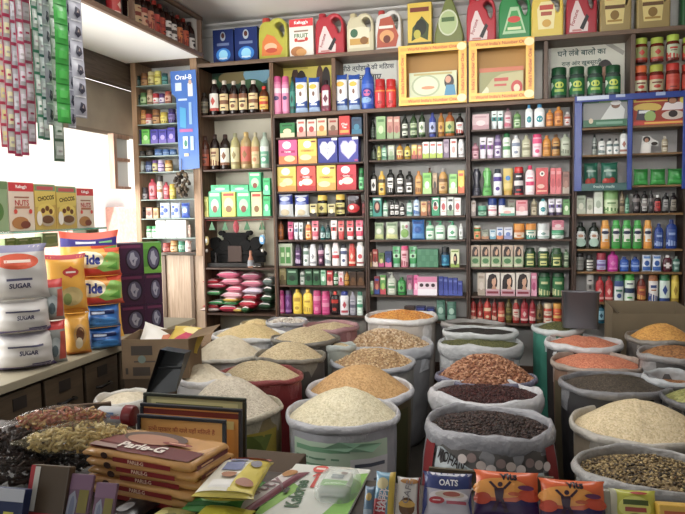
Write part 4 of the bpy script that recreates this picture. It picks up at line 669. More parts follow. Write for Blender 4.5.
# ---- two gold framed display cartons
def display_carton(label, quad, inner, prims):
    x0, x1, yt, yb = quad; Y = D - .06
    a = on_y(x0, (yt+yb)/2, Y); b = on_y(x1, (yt+yb)/2, Y); w = b.x - a.x - .01; z = LEDGE + .0005; h = on_y((x0+x1)/2, yt, Y).z - z; f = .055; d = .13
    t = thing('display_carton', label, 'box', ((a.x+b.x)/2, Y + d/2 + .02, z), (0, 0, 0), 'gold window cartons on the second ledge')
    gold = mat('f6bc14', .35); g2 = mat('b8841c', .5)
    mb = MB().box(-w/2, w/2, -d/2, -d/2+.004, 0, f, gold).box(-w/2, w/2, -d/2, -d/2+.004, h-f, h, gold).box(-w/2, -w/2+f, -d/2, -d/2+.004, f, h-f, gold).box(w/2-f, w/2, -d/2, -d/2+.004, f, h-f, gold)
    mp = lambda u, v, q: (-w/2 + w*u, -d/2 - .0003 - q, h*v); fr = []
    fh = f/h; fw = f/w
    for y, s in ((fh/2, 1), (1-fh/2, 1)):
        fr.append(('r', .03, y-fh*.2, .97, y+fh*.2, 'eca418')); fr.append(('t', "World India's Number One", .5, y, fh*.42, 'b8381c', .8, 0, .01))
    for x in (fw/2, 1-fw/2):
        fr.append(('r', x-fw*.2, fh*1.1, x+fw*.2, 1-fh*1.1, 'eca418')); fr.append(('t', "India's Number One", x, .5, fh*.42, 'b8381c', .75, 90, .01))
    for x, y in ((1-fw*.6, 1-fh*.6), (1-fw*.6, fh*.6)): fr.append(('e', x, y, fw*.6, fh*.5, 'efe0a0'))
    paint(mb, mp, w, h, fr); obj('window_frame', mb, t)
    obj('carton_shell', MB().box(-w/2, w/2, d/2-.004, d/2, 0, h, g2).box(-w/2, -w/2+.004, -d/2+.005, d/2-.005, 0, h, gold).box(w/2-.004, w/2, -d/2+.005, d/2-.005, 0, h, gold).box(-w/2+.005, w/2-.005, -d/2+.005, d/2-.005, 0, .004, g2).box(-w/2+.005, w/2-.005, -d/2+.005, d/2-.005, h-.004, h, gold), t)
    iw, ih = w - 2*f - .03, (h - 2*f)*.62
    mb = MB().bbox(-iw/2, iw/2, -.03, .01, f*.75, f*.75+ih, mat(inner, .4), .003); paint(mb, lambda u, v, q: (-iw/2 + iw*u, -.0305 - q, f*.75 + ih*v), iw, ih, prims); obj('soap_pack', mb, t)
    obj('pack_rest', MB().box(-iw/2, iw/2, -.03, .03, .005, f*.75-.001, g2), t)
display_carton('gold window carton with pale green soap pack showing a woman', (397.5, 467, 43, 107), 'c8d0a8', [('e',.35,.5,.3,.4,'a8b48c'),('e',.35,.5,.26,.34,'d0d8b4'),('e',.84,.6,.1,.26,'2a1c1a'),('e',.82,.68,.06,.13,'c89070'),('p',[(.74,.1),(.98,.1),(.95,.48),(.78,.48)],'3888b0'),('r',.1,.88,.9,.95,'b8a860'),('e',.4,.42,.14,.06,'d88858')])
display_carton('gold window carton with olive soap pack and red lettering', (468, 535, 38, 103), 'b8b078', [('r',0,.84,1,1,'c86838'),('r',.34,.5,.66,.62,'c04030'),('r',.34,.32,.62,.4,'c04838'),('e',.85,.25,.13,.25,'c03028'),('e',.85,.22,.07,.14,'e8d0b0'),('e',.12,.18,.1,.16,'d8d8b0'),('p',[(0,0),(.3,.6),(.5,.75),(1,.84),(0,.84)],'98985c')])

# ---- blue framed glass front with posters over the right bay
YF = D - .03
fx = [on_y(x, 140, YF).x for x in (574.5, 582, 627.5, 632.5, 683, 691)]; fz1, fz0 = on_y(628, 93.5, YF).z, on_y(628, 190, YF).z
t = thing('blue_frame', 'blue metal glass front frame over upper right bay', 'frame', (fx[0], YF, fz0)); BLM = mat('1e3a8c', .3); hh = fz1 - fz0
for a, b in ((0, 1), (2, 3), (4, 5)): obj('upright', MB().bbox(fx[a]-fx[0], fx[b]-fx[0], 0, .02, 0, hh-.0405, BLM, .003), t)
obj('top_rail', MB().bbox(0, fx[5]-fx[0], 0, .02, hh-.04, hh, BLM, .003), t)
mb = MB(); paint(mb, lambda u, v, e: ((fx[5]-fx[0])*u, -.0006-e, hh-.04+.04*v), 1, .04, [('r',.02,.3,.3,.95,'b8c4d8'),('r',.36,.5,.44,.95,'a0b0d0'),('r',.7,.4,.78,.95,'90a4cc')]); obj('tape', mb, t)
mb = MB(); paint(mb, lambda u, v, e: (fx[1]-fx[0]+(fx[2]-fx[1])*u, .004-e, .05*v), fx[2]-fx[1], .05, [('r',0,0,1,1,'2a5a58'),('t','freshly made',.5,.5,.5,'a8c0b8',.7)]); obj('text_strip', mb, t)
board_poster('poster', 'grey poster of a person in white with green strip, in blue frame', (583, 627, 99.5, 126.5), [('r',0,.0,1,.26,'2c6a48'),('r',0,.88,1,1,'3a6a4c'),('p',[(.4,.26),(.92,.26),(.95,.6),(.85,.8),(.62,.78),(.5,.5)],'c4c8c4'),('e',.74,.78,.1,.13,'7a5844'),('e',.74,.86,.12,.09,'d0d0cc'),('r',.36,.9,.66,.96,'88a850'),('r',.3,.08,.9,.18,'6a9a80'),('e',.18,.22,.05,.1,'d0c0a0')], '90928f', D+.012)
board_poster('poster', 'red and yellow noodle poster with a person in white, in blue frame', (633, 690, 96, 124.5), [('r',0,.82,.62,1,'d8b830'),('r',.05,.86,.6,.95,'b83020'),('e',.25,.62,.25,.16,'c8a838'),('p',[(.05,.2),(.3,.15),(.4,.5),(.08,.56)],'3a3444'),('r',.1,.42,.3,.52,'d0d4d8'),('e',.3,.3,.1,.2,'8aa858'),('p',[(.5,.5),(.92,.5),(.86,.76),(.56,.76)],'dcd0d0'),('e',.69,.86,.09,.15,'3a2018'),('e',.69,.82,.065,.1,'a87050'),('e',.7,.32,.2,.16,'c8b8a8'),('e',.7,.36,.08,.12,'2a1c18'),('e',.88,.84,.07,.13,'d8c838'),('r',0,.0,1,.14,'c03020'),('r',.2,.03,.9,.1,'e0a838'),('e',.94,.5,.08,.12,'d86848')], '9a3420', D+.012)
p = on_y(649, 152.5, D+.06); k = dist(p)/FPX
t = thing('cutout_stand', 'white cardboard cutout of a dark haired woman under the noodle poster', 'display', (p.x, D+.06, BZ['D'][2]+.0005)); W_, H_ = 17*k, 17.5*k
obj('card', MB().add([(x*W_, y, z*H_) for y in (0, .004) for x, z in ((-.5,0),(.1,0),(.1,.45),(.5,.4),(.5,.65),(.2,.8),(0,1),(-.35,.98),(-.42,.6))], [list(range(9)), list(range(17, 8, -1))] + [(i, i+9, (i+1) % 9+9, (i+1) % 9) for i in range(9)], mat('d8d8d4', .6)), t)
mb = MB(); paint(mb, lambda u, v, e: ((u-.5)*W_, -.0006-e, v*H_), W_, H_, [('p',[(.1,.02),(.55,.02),(.52,.5),(.3,.62),(.14,.5)],'e8e6e0'),('e',.36,.8,.2,.17,'241816'),('e',.36,.74,.11,.12,'b07c60'),('e',.78,.54,.18,.1,'2a2018')]); obj('printed_front', mb, t)
# ------------------------------------------------------------------ overhead bottle cabinet on the left
OX, OZ = -2.35, 2.76
t = thing('overhead_cabinet', 'long overhead wooden cabinet of bottles with bright white underside', 'cabinet', (OX, 2.8, OZ))
obj('underside_panel', MB().box(XL-OX+.005, -.03, -2.2, 1.97, -.012, 0, mat('fbfaf6', .6)), t)
obj('base_rail', MB().bbox(-.03, 0, -2.2, 1.97, -.02, .012, wood('6a5040', '8a6c56', axis=1), .003), t)
obj('top_rail', MB().bbox(-.03, 0, -2.2, 1.97, .262, .29, wood('5a4638', '7a6252', axis=1), .003), t)
obj('back_panel', MB().box(XL-OX+.005, XL-OX+.02, -2.2, 1.97, .001, .29, mat('6a5a50', .7)), t)
obj('floor_board', MB().box(XL-OX+.02, -.031, -2.2, 1.97, .001, .008, mat('5a4638', .6)), t)
def oy(p): return on_x(p, 58 + .476*(p - 205) - 2, OX - .06).y
for p in (126, 205.5): y = oy(p) if p < 200 else 4.745; obj('upright', MB().bbox(-.035, -.001, y-2.8-.012, y-2.8+.012, .013, .261, wood('6a5040', '8a6c56'), .002), t)
obj('end_panel', MB().box(XL-OX+.02, -.036, 1.945, 1.965, .009, .285, mat('b8b0a8', .7)), t)
L4 = [('d8c090','7a3018','cream'),('d0b080','8a2c18','tan'),('d8a888','9a3020','peach'),('c87858','8a2018','rust'),('a83020','c03828','red'),('b03c20','8a2018','brick red'),('e0dcd8','3a2c28','white'),('e0dcd8','4a3c38','white'),('d07838','8a2818','orange'),('c85428','8a2818','dark orange'),('e4e0dc','3a3030','white'),('dcd8d4','5a3030','white')]
seen = {}
for (c, c4, nm), p in zip(L4, (132.5, 139, 145.5, 152, 158, 163.5, 169.5, 175, 181, 187, 193, 199)):
    y = oy(p); k = sum(1 for q in L4 if q[2] == nm); i = seen.get(nm, 0); seen[nm] = i + 1
    lab = 'dark squash bottle with %s label' % nm + (' (%s)' % ('first','second','third','fourth')[i] if False else '')
    lab += (', ' + ORD[i] + ' of four from the front, ' if k > 1 else ' ') + 'in overhead cabinet'
    h = .225 + .03*((p*7) % 3)/3
    spawn('bottle', 'bottle', lab, make('oil 2c100a %s %s %s' % (c4, c, c4), .078, h), (OX-.085, y, OZ+.009), (0, 0, PI/2), 'squash bottles in the overhead cabinet')
spawn('jar', 'jar', 'red jar in overhead cabinet, nearest the camera beyond the upright', make('jar b82028 8a1418 c83c38 e8c0b0', .09, .19), (OX-.09, oy(118), OZ+.009), (0, 0, PI/2))
# ------------------------------------------------------------------ hanging blue toothbrush strip, dried bunch
def sheet(name, label, cat, pts, Y, m, prims, thick=.004):
    q = [on_y(x, y, Y) for x, y in pts]; x0 = min(v.x for v in q); x1 = max(v.x for v in q); z0 = min(v.z for v in q); z1 = max(v.z for v in q)
    t = thing(name, label, cat, ((x0+x1)/2, Y, z0)); cx = (x0+x1)/2
    front = [(v.x-cx, 0, v.z-z0) for v in q]; back = [(x, thick, z) for x, y, z in front]; n = len(front)
    mb = MB().add(front + back, [list(range(n)), list(range(n, 2*n))[::-1]] + [(i, n+i, n+(i+1) % n, (i+1) % n) for i in range(n)], m)
    obj('card', mb, t); w, h = x1-x0, z1-z0
    mb = MB(); paint(mb, lambda u, v, e: (-w/2+w*u, -.0006-e, h*v), w, h, prims); obj('printed_front', mb, t); return t
sheet('display_strip', 'tall blue toothbrush display strip hanging before the white-backed cabinet', 'display', [(170,71.5),(195.5,69.5),(197,96),(199.5,168),(179.5,170.5),(176,98),(171.5,93)], D-.05, mat('4070c0', .35),
 [('t','Oral-B',.5,.935,.05,'f0f4fa',.72,0,.02),('r',.18,.8,.42,.88,'c8d8f0'),('r',.66,.74,.84,.87,'d8dce4'),('e',.75,.88,.06,.025,'c8a890'),('r',.28,.7,.62,.72,'b8ccec'),('p',[(.32,.44),(.55,.42),(.56,.62),(.33,.64)],'3a98c8'),('r',.68,.46,.78,.68,'8ab0e0'),('r',.3,.385,.8,.415,'b05898'),('r',.42,.22,.6,.34,'d0e4f0'),('r',.7,.2,.82,.34,'a8c4e8'),('e',.52,.27,.06,.035,'3a8870'),('r',.45,.14,.62,.17,'c8b890')])
c = on_y(182, 184, D-.06); t = thing('dried_bunch', 'dark dried tangled bunch hanging over the white cabinet edge', 'hanging', c)
mb = MB(); rnd = random.Random(3)
for i in range(60):
    a, b = rnd.uniform(0, 2*PI), rnd.uniform(-1, 1); r = .065*(1-b*b*.5)*rnd.uniform(.4, 1)
    mb.ball((r*math.cos(a), r*.5*math.sin(a), .1*b), .016, .014, .018, mat(('2a2018','4a3c2c','6a5a44')[i % 3], .8), 6, 4)
obj('pods', mb, t); obj('string', MB().tube([(0,0,.08),(0,.0,.2)], .003, mat('4a4030')), t)
# ------------------------------------------------------------------ shrine niche
YN = D + .24
t = thing('backing_sheet', 'pale patterned backing sheet behind the little black shrine', 'sheet', (on_y(236, 268, YN).x, YN, BZ['N'][4]))
obj('sheet', MB().box(-.28, .26, 0, .004, .001, .36, mat('ece8cc', .7, noise=.1, scale=9)), t)
a, b = on_y(207, 268, D+.1), on_y(264, 268, D+.1); sw = b.x - a.x; sx = (a.x+b.x)/2; sz = BZ['N'][4]; sh = on_y(236, 231, D+.1).z - sz
t = thing('shrine', 'small carved black wooden shrine with three rounded crests', 'shrine', (sx, D+.13, sz)); BK = mat('050404', .95); BK2 = mat('120b08', .6)
def disc(mb, x, z, rx, rz, y0, y1, m, n=24):
    a = [(x + rx*math.cos(2*PI*k/n), z + rz*math.sin(2*PI*k/n)) for k in range(n)]
    return mb.loft([[(p[0], y1, p[1]) for p in a], [(p[0], y0+.006, p[1]) for p in a], [(x+(p[0]-x)*.93, y0, z+(p[1]-z)*.93) for p in a]], m)
mb = MB().bbox(-sw*.5, sw*.5, -.02, .02, .036, sh*.34, BK, .006).bbox(-sw*.4, sw*.4, -.02, .02, sh*.34, sh*.56, BK, .006).bbox(-sw*.2, sw*.2, -.02, .02, sh*.56, sh*.86, BK, .006).bbox(-sw*.22, sw*.22, -.024, .02, sh*.82, sh*.95, BK, .006)
for x, z, rx, rz in ((-.36,.66,.1,.17),(.36,.66,.1,.17),(-.24,.94,.05,.07),(.24,.94,.05,.07),(-.42,.36,.1,.1),(.42,.36,.1,.1),(-.18,.6,.1,.16),(.18,.6,.1,.16)): disc(mb, x*sw, z*sh, rx*sw, rz*sh, -.026, .02, BK)
obj('carved_back', mb, t)
obj('base', MB().bbox(-sw*.5, sw*.5, -.09, -.022, .0005, .035, BK2, .006), t)
for s in (-1, 1): obj('pillar', MB().lathe([(1,.036),(1.2,.045),(.7,.06),(.6,.09),(1,.105),(.6,.115)], BK2, .014, .014, cx=s*sw*.3, cy=-.06), t)
obj('niche', MB().bbox(-.06, .06, -.03, -.021, .04, .17, mat('3a2010', .6)), t)
p = on_y(251, 268, D+.05)
t = thing('idol', 'small pale and red figurine at the shrine base, right side', 'figurine', (p.x, p.y, sz))
obj('figure', MB().lathe([(.9,0),(1,.01),(.7,.03),(.85,.06),(.5,.09),(.35,.1),(.5,.115),(.3,.135)], mat('a86848', .5), .026, .022), t); obj('cloth', MB().lathe([(1.1,.012),(1.0,.05),(.9,.06)], mat('8a9098', .6), .026, .022), t)
t = thing('tray', 'small shiny tray lying before the shrine', 'tray', (p.x+.06, D+.045, sz+.0005)); obj('dish', MB().lathe([(.6,0),(1,.012),(1,.015),(.6,.004)], mat('d0ccc4', .2, 1), .05, .035), t)
YT = D + .03; zt = BZ['N'][3] - .02
t = thing('garland', 'toran garland of red and green motifs above the shrine', 'garland', (on_y(236, 222, YT).x, YT, zt)); x0 = t.location.x
obj('cord', MB().tube([(-.28, 0, -.004), (0, 0, -.01), (.28, 0, -.004)], .003, mat('b03838')), t)
for px, c, k in ((205,'c03848',2),(212,'2a6a3c',0),(218,'c83c4c',1),(225,'2a6a3c',0),(232,'c08880',2),(239,'b87870',2),(247,'2a6a3c',0),(254,'c83c4c',1),(262,'2a6a3c',0),(268,'c84858',2)):
    x = on_y(px, 228, YT).x - x0
    if k == 0: m = MB().add([(x-.027, 0, -.085), (x+.027, 0, -.085), (x, 0, -.012), (x-.027, .004, -.085), (x+.027, .004, -.085), (x, .004, -.012)], [(0,1,2),(5,4,3),(0,3,4,1),(1,4,5,2),(2,5,3,0)], mat(c))
    elif k == 1: m = MB().lathe([(.1,-.11),(.8,-.09),(1,-.06),(.8,-.03),(.2,-.012)], mat(c), .027, .008)
    else: m = MB().lathe([(.9,-.1),(1,-.07),(.5,-.02),(.2,-.012)], mat(c), .022, .008)
    obj('motif', m, t)
for px, y0, y1, c, lab in ((206,232,254,'c8b068','gold and white hanging ornament left of the shrine'),(262,230,254,'6aa8d8','pale blue hanging ornament right of the shrine')):
    q = on_y(px, y0, YT); z1 = on_y(px, y1, YT).z - q.z; t = thing('ornament', lab, 'ornament', q, group='ornaments beside the shrine')
    obj('cord', MB().tube([(0,.002,zt-q.z-.01),(0,0,0)], .002, mat('a03040')), t)
    obj('medallion', MB().ball((0,0,z1*.4), .026, .01, .04, mat(c, .3)).ball((0,-.009,z1*.4), .014, .004, .02, mat('e8ecf0')), t); obj('bead', MB().ball((0,0,z1*.85), .013, .013, .015, mat('e0dcd0')), t)
# heap of soap packets on the lower ledge of the shrine bay: (x0, x1, ytop, ybottom) in a crop at (185,270), scale 7.556
PK = [(110,250,312,345,'d8c8c0','pale'),(250,385,272,330,'d03a58','crimson'),(360,425,312,350,'d8b848','yellow'),(424,480,288,342,'2a6a38','green'),(125,242,258,300,'c02838','red'),(390,535,230,298,'b81c34','deep red'),(160,282,236,268,'3a9a5a','green'),(280,390,240,272,'2a8a48','green'),(280,392,212,246,'e0b83c','yellow'),(150,262,158,196,'58a868','pale green'),(262,420,168,225,'dca8b4','rose'),(420,540,184,240,'b01830','red'),(300,425,124,180,'e0708c','pink'),(430,580,138,188,'d8c8dc','lilac white'),(140,300,104,142,'a82848','plum red'),(125,242,74,112,'c8283c','red'),(270,412,64,118,'e888a0','light pink'),(416,572,80,132,'d87890','dusty pink'),(240,402,10,66,'e0688c','bright pink'),(415,562,25,82,'b8607a','dull rose'),
 (540,642,250,306,'1c3c24','dark green'),(562,655,190,252,'24482c','mottled green'),(582,656,124,190,'1c3024','blackish green'),(580,656,62,122,'6a7a74','grey green')]
rnd = random.Random(5)
cs = {}
for x0, x1, yt, yb, c, nm in PK: cs[nm] = cs.get(nm, 0) + 1
sn = {}
PLACEW = {('green',0):'low at the right',('green',1):'low at the left',('green',2):'under the yellow one',('red',0):'low at the left',('red',1):'right of the rose one',('red',2):'top left',('yellow',0):'at the very bottom',('yellow',1):'in the middle'}
for x0, x1, yt, yb, c, nm in PK:
    Y = D + .02; px = 185 + (x0+x1)/2/7.556; a = on_y(185+x0/7.556, 270+yb/7.556, Y); b = on_y(185+x1/7.556, 270+yb/7.556, Y); top = on_y(px, 270+yt/7.556, Y)
    i = sn.get(nm, 0); sn[nm] = i + 1; h = top.z - a.z; wv = ''.join(c)
    lab = '%s soap packet in the heap under the shrine' % nm + (', ' + PLACEW[(nm, i)] if cs[nm] > 1 else '')
    spawn('soap_packet', 'packet', lab, make('pouch %s %s f0e4e0 e8d8d8' % (c, c), b.x-a.x, .17, max(.02, h), [('r',.1,.05,.9,.14,'efe4e2'),('e',.5,.5,.3,.2,'f0e8e4')]), ((a.x+b.x)/2, Y+rnd.uniform(0, .02), max(BZ['N'][5]+.001, a.z) + h/2), (-PI/2, 0, rnd.uniform(-.1, .1)), 'soap packets heaped under the shrine')
q = on_z(222, 345, .32)
t = thing('carton', 'flattened brown cardboard carton below the heap of soap packets', 'box', (q.x, 4.45, 0)); CB = mat('7a5f42', .8, noise=.1, scale=8)
obj('carton_body', MB().bbox(-.3, .3, -.2, .2, 0, .52, CB, .004), t)
for s in (-1, 1): obj('flap', MB().add([(-.3, s*.2, .521), (.3, s*.2, .521), (.3, s*.28, .6), (-.3, s*.28, .6)], [(0,1,2,3)], CB), t)
# ------------------------------------------------------------------ left counter and its goods
CXF, CZ = -1.915, .90
yA, yB = on_x(43.5, 395, CXF).y, on_x(84.5, 380, CXF).y; yE = 3.62
t = thing('counter', 'brown drawer counter along the left wall under sugar and detergent packs', 'counter', (CXF, 2.0, 0))
BR = wood('4a3c2c', '5e4c38', axis=1)
obj('counter_top', MB().bbox(XL-CXF+.005, .02, -1.4, yE-2.0, CZ-.035, CZ, mat('9a9078', .5, noise=.08, scale=8), .004), t)
obj('carcass', MB().box(XL-CXF+.005, -.02, -1.4, yE-2.0, .0, CZ-.036, mat('2a221a', .7)), t)
ys = [yA - 2*(yB-yA), yA - (yB-yA), yA, yB, 2*yB-yA, yE]
for y0, y1 in zip(ys, ys[1:]):
    for z0, z1, vis in ((CZ-.27, CZ-.05, 1), (CZ-.52, CZ-.285, 0)):
        d = obj('drawer', MB().bbox(-.019, .0, y0-2+.012, y1-2-.012, z0, z1, BR, .004), t); ym = (y0+y1)/2 - 2
        obj('handle', MB().tube([(0, ym-.05, z0+.1), (.022, ym-.045, z0+.1), (.025, ym, z0+.105), (.022, ym+.045, z0+.1), (0, ym+.05, z0+.1)], .007, mat('1a1614', .4, .6)), d)
        obj('card_holder', MB().bbox(.0005, .004, ym-.04, ym+.035, z1-.075, z1-.025, mat('2c2420', .5), .001), d)
def counter_stack(px, py, rows, rz=PI/4, z0=CZ):
    """rows from the bottom: (name, cat, label, spec, width px, height px, depth, design, dx)"""
    p = on_z(px, py, z0); k = dist(p)/FPX; z = z0 + .001; out = []
    back = Vector((-math.sin(rz), math.cos(rz), 0)); side = Vector((math.cos(rz), math.sin(rz), 0))
    for nm, cat, lab, spec, wp, hp, d, des, dx, grp in rows:
        h = hp*k; out.append(spawn(nm, cat, lab, make(spec, wp*k, h, d, des), p + back*(d/2) + side*dx*k + Vector((0, 0, z - p.z)), (0, 0, rz), grp)); z += h + .001
    return p, k, out
SG = [('r',.0,.0,1,.12,'6a5890'),('r',.2,.66,.8,.71,'4a4868'),('t','SUGAR',.55,.5,.12,'2a2850',.6,0,.03),('r',.6,.14,.92,.18,'5a5078')]
G = 'sugar bags stacked on the counter'
counter_stack(27, 372, [('sugar_bag','bag','white sugar bag with purple edge, bottom of its stack on the counter','pouch ccc8c5 6a5890 fff 444',60,37,.2,SG,0,G),
 ('sugar_bag','bag','white sugar bag with purple edge, middle of its stack','pouch ccc8c5 6a5890 fff 444',57,34,.19,SG,-1,G),
 ('sugar_bag','bag','white sugar bag with orange oval, topmost of its stack','pouch ccc8c5 6a5890 fff 444',60,56,.16,[('r',0,.86,1,1,'8a88a8'),('e',.5,.7,.36,.14,'e0542c'),('r',.28,.68,.72,.73,'f0d8c8'),('r',.3,.36,.72,.4,'4a4868'),('t','SUGAR',.52,.27,.09,'2a2850',.5,0,.03)],-3,G)])
PG = [('r',0,.93,1,1,'c03848'),('e',.62,.7,.2,.07,'c8302c'),('p',[(.42,.7),(.62,.8),(.82,.7),(.62,.6)],'c8302c'),('r',.5,.685,.74,.715,'f0e0d0'),('e',.6,.3,.28,.16,'c8b070'),('e',.5,.26,.1,.1,'8a9a50'),('r',.05,.02,.95,.08,'e08c1c')]
PG2 = [('e',.55,.5,.26,.26,'c89850'),('e',.55,.52,.16,.18,'6a3c20'),('e',.5,.3,.14,.14,'e0d0b0'),('r',0,0,1,.08,'d87c1c')]
counter_stack(80, 356, [('pet_food_bag','bag','yellow pet food bag with dog picture, standing below the larger one','pouch e0a01c e08c1c fff c03030',26,42,.11,PG2,0,'yellow pet food bags on the counter'),
 ('pet_food_bag','bag','large yellow pet food bag with red rosette','pouch eba81c e08c1c fff c03030',42,60,.11,PG,-9,'yellow pet food bags on the counter')])
ZB = [('r',0,.8,1,1,'d03430'),('e',.45,.4,.3,.22,'a8b0b0'),('p',[(.6,.1),(.95,.1),(.95,.75),(.7,.75)],'b84838'),('e',.4,.3,.16,.14,'5a6a70')]
counter_stack(58, 364, [('zip_bag','packet','clear hanging pack with red header, lower of the two','pouch 8a8c88 d03430 fff 444',20,43,.07,ZB,0,'clear packs with red headers'),('zip_bag','packet','clear hanging pack with red header, upper of the two','pouch 98988f d03430 fff 444',21,42,.07,ZB,-1,'clear packs with red headers')])
TD = [('r',0,0,1,.2,'d84820'),('p',[(.3,.15),(.95,.2),(.98,.75),(.7,.9),(.45,.5)],'8ac050'),('p',[(.6,.3),(.9,.2),(.9,.5)],'58a030'),('e',.18,.62,.36,.3,'f4e8c0'),('t','Tide',.2,.62,.36,'1c2a80',.5,0,.05),('p',[(.0,.12),(.6,.1),(.4,.28),(0,.3)],'d83018'),('r',.6,.86,1,1,'d84820')]
BL = [('e',.5,.3,.4,.22,'3a88d0'),('r',.1,.62,.8,.8,'1c2c60'),('r',.14,.66,.5,.76,'c8d8f0'),('r',.1,.1,.9,.16,'6ab0e0')]
counter_stack(107, 350, [('detergent_bag','bag','blue detergent bag, bottom of the stack beside pet food','pouch 1c5ca8 3a88d0 fff 444',36,21,.12,BL,0,'detergent bags stacked on the counter'),('detergent_bag','bag','blue detergent bag, second from bottom of its stack','pouch 2468b4 3a88d0 fff 444',36,23,.12,BL,-1,'detergent bags stacked on the counter'),
 ('detergent_bag','bag','orange and green detergent bag, lower of the two','pouch f0a020 d84820 fff 444',42,29,.12,TD,0,'detergent bags stacked on the counter'),('detergent_bag','bag','orange and green detergent bag, upper of the two','pouch f0a020 d84820 fff 444',42,28,.12,TD,-1,'detergent bags stacked on the counter')])
p = on_z(94, 343, CZ); k = dist(p)/FPX
spawn('detergent_bag', 'bag', 'tall bag with orange top and violet band behind the other bags', make('pouch f0b428 d84820 fff 444', 60*k, 112*k, .09, [('r',0,.94,1,1,'e05030'),('r',0,.86,1,.94,'3a3494'),('r',.25,.88,.6,.92,'d8e0f0'),('r',.66,.885,.9,.915,'7ac080'),('e',.35,.7,.4,.12,'e8c060'),('p',[(.5,.86),(.75,.6),(1,.86)],'e04820'),('p',[(.75,.84),(.9,.7),(1,.78),(.98,.86)],'6ab848')]), p + Vector((-.06, .08, .001)), (0, 0, PI/4), 'detergent bags stacked on the counter')
# purple cartons: three rows, two columns
p = on_x(137, 334, -1.965); p.z = CZ; k = dist(p)/FPX
OV = [('r',0,0,1,1,'3c1838'),('e',.6,.48,.32,.36,'1c0c24'),('e',.6,.48,.26,.3,'545068'),('p',[(.44,.5),(.5,.7),(.62,.72),(.66,.58),(.78,.52),(.7,.42),(.66,.26),(.54,.3)],'9c9cac'),('p',[(.54,.44),(.64,.5),(.6,.36)],'545068'),('r',.1,.86,.9,.95,'6a2850')]
OVG = [('r',0,.8,1,1,'5a9a2c'),('r',0,0,1,.22,'6aa832'),('e',.55,.5,.36,.4,'1c0c24'),('e',.55,.5,.3,.33,'545068'),('p',[(.36,.5),(.44,.72),(.58,.75),(.64,.58),(.76,.5),(.66,.4),(.62,.26),(.48,.3)],'9c9cac')]
PLN = ('bottom', 'middle', 'top')
for j in range(3):
    for c in range(2):
        hh = (28, 31, 31)[j]*k; zz = CZ + .001 + sum((28, 31, 31)[:j])*k + .001*j
        w = (24, 17)[c]*k*1.05; q = p + Vector((.7071, .7071, 0))*((-2 if c == 0 else 19.5)*k) + Vector((-.075, .075, zz - p.z))
        lab = 'dark purple washing powder carton, %s of the %s column' % (PLN[j], ('left', 'right')[c]) if (j, c) != (2, 1) else 'green edged washing powder carton on top of the purple cartons'
        o = spawn('carton', 'box', lab, make('box %s' % ('2c1a40' if (j, c) != (2, 1) else '4a8a28'), w, hh, .16, OV if (j, c) != (2, 1) else OVG), q, (0, 0, PI/4), 'washing powder cartons stacked on the counter')
        if c == 0:
            mb = MB(); paint(mb, lambda u, v, e: (-w/2 - .0005 - e, .08 - .16*u, hh*v), .16, hh, [('r',.1,.1,.9,.62,'7a7a98'),('r',.2,.7,.8,.85,'5a4878')]); obj('side_print', mb, o)
# glass shelf with cereal boxes above the counter
GXF = -2.02
for _ in range(40):
    if abs(on_x(10, 229, GXF).y - on_x(36, 229, GXF).y) > .19: break
    GXF -= .02
GZ = on_x(55, 229.5, GXF).z; g0, g1 = on_x(-30, 230, GXF).y, on_x(107, 229, GXF).y
t = thing('glass_shelf', 'green edged glass shelf carrying cereal boxes before the bright opening', 'shelf', (GXF, g1, GZ))
obj('glass_pane', MB().bbox(-.28, 0, g0-g1, 0, -.012, -.0005, mat('5aa890', .1, alpha=.75), .002), t)
for y in (g0-g1+.1, -.06): obj('support_rod', MB().tube([(-.25, y, CZ-GZ+.001), (-.25, y, -.013)], .006, mat('a8a8a4', .3, .8)), t)
NU = [('r',0,.82,1,1,'d8303c'),('t',"Kellogg's",.5,.91,.09,'fff',.75,0,.03),('r',.2,.68,.8,.71,'a06a50'),('t','NUTS',.5,.58,.12,'c03838',.62,0,.02),('r',.2,.46,.8,.51,'b8785a'),('e',.4,.16,.34,.13,'b07840'),('e',.6,.12,.2,.08,'7a3c2c'),('e',.22,.4,.07,.05,'d84038'),('e',.82,.4,.07,.05,'d84038')]
CH = [('r',0,.86,1,1,'7a9a70'),('r',.1,.88,.9,.96,'c85058'),('p',[(0,.5),(1,.55),(1,.86),(0,.86)],'d8c050'),('t','CHOCOS',.52,.7,.1,'2a1a10',.8,6,.03),('e',.5,.42,.42,.16,'e0c858'),('e',.35,.42,.1,.06,'6a3c1c'),('e',.55,.47,.1,.06,'7a4a24'),('e',.72,.4,.09,.06,'6a3c1c'),('e',.55,.2,.34,.13,'b8a890'),('e',.55,.22,.28,.09,'6a4428'),('e',.15,.25,.13,.16,'e8e4dc')]
for px0, px1, pt, spec, des, lab in ((-14,9.5,181,'box 8aa880',[('e',.5,.4,.3,.2,'4a7a3c'),('r',0,.85,1,1,'6a8a5c')],'green cereal box at the left edge of the glass shelf'),
    (10,35.6,182.5,'box e0d0c0',NU,'cream cereal box with red lettering, largest on the glass shelf'),(36,57,184.5,'box c8a848',CH,'yellow and brown cereal box beside the cream one on glass'),(57.6,77.5,186.5,'box c8a848',CH,'yellow and brown cereal box, right of its twin'),(78,95,188.5,'box dcccbc',NU,'cream cereal box with red lettering at the right end')):
    a, b = on_x(px0, 229, GXF-.02), on_x(px1, 229, GXF-.02); h = on_x((px0+px1)/2, pt, GXF-.02).z - GZ
    spawn('cereal_box', 'box', lab, make(spec, (b.y-a.y)*.985, h, .06, des), (GXF-.05, (a.y+b.y)/2, GZ+.0005), (0, 0, PI/2), 'cereal boxes on the glass shelf')
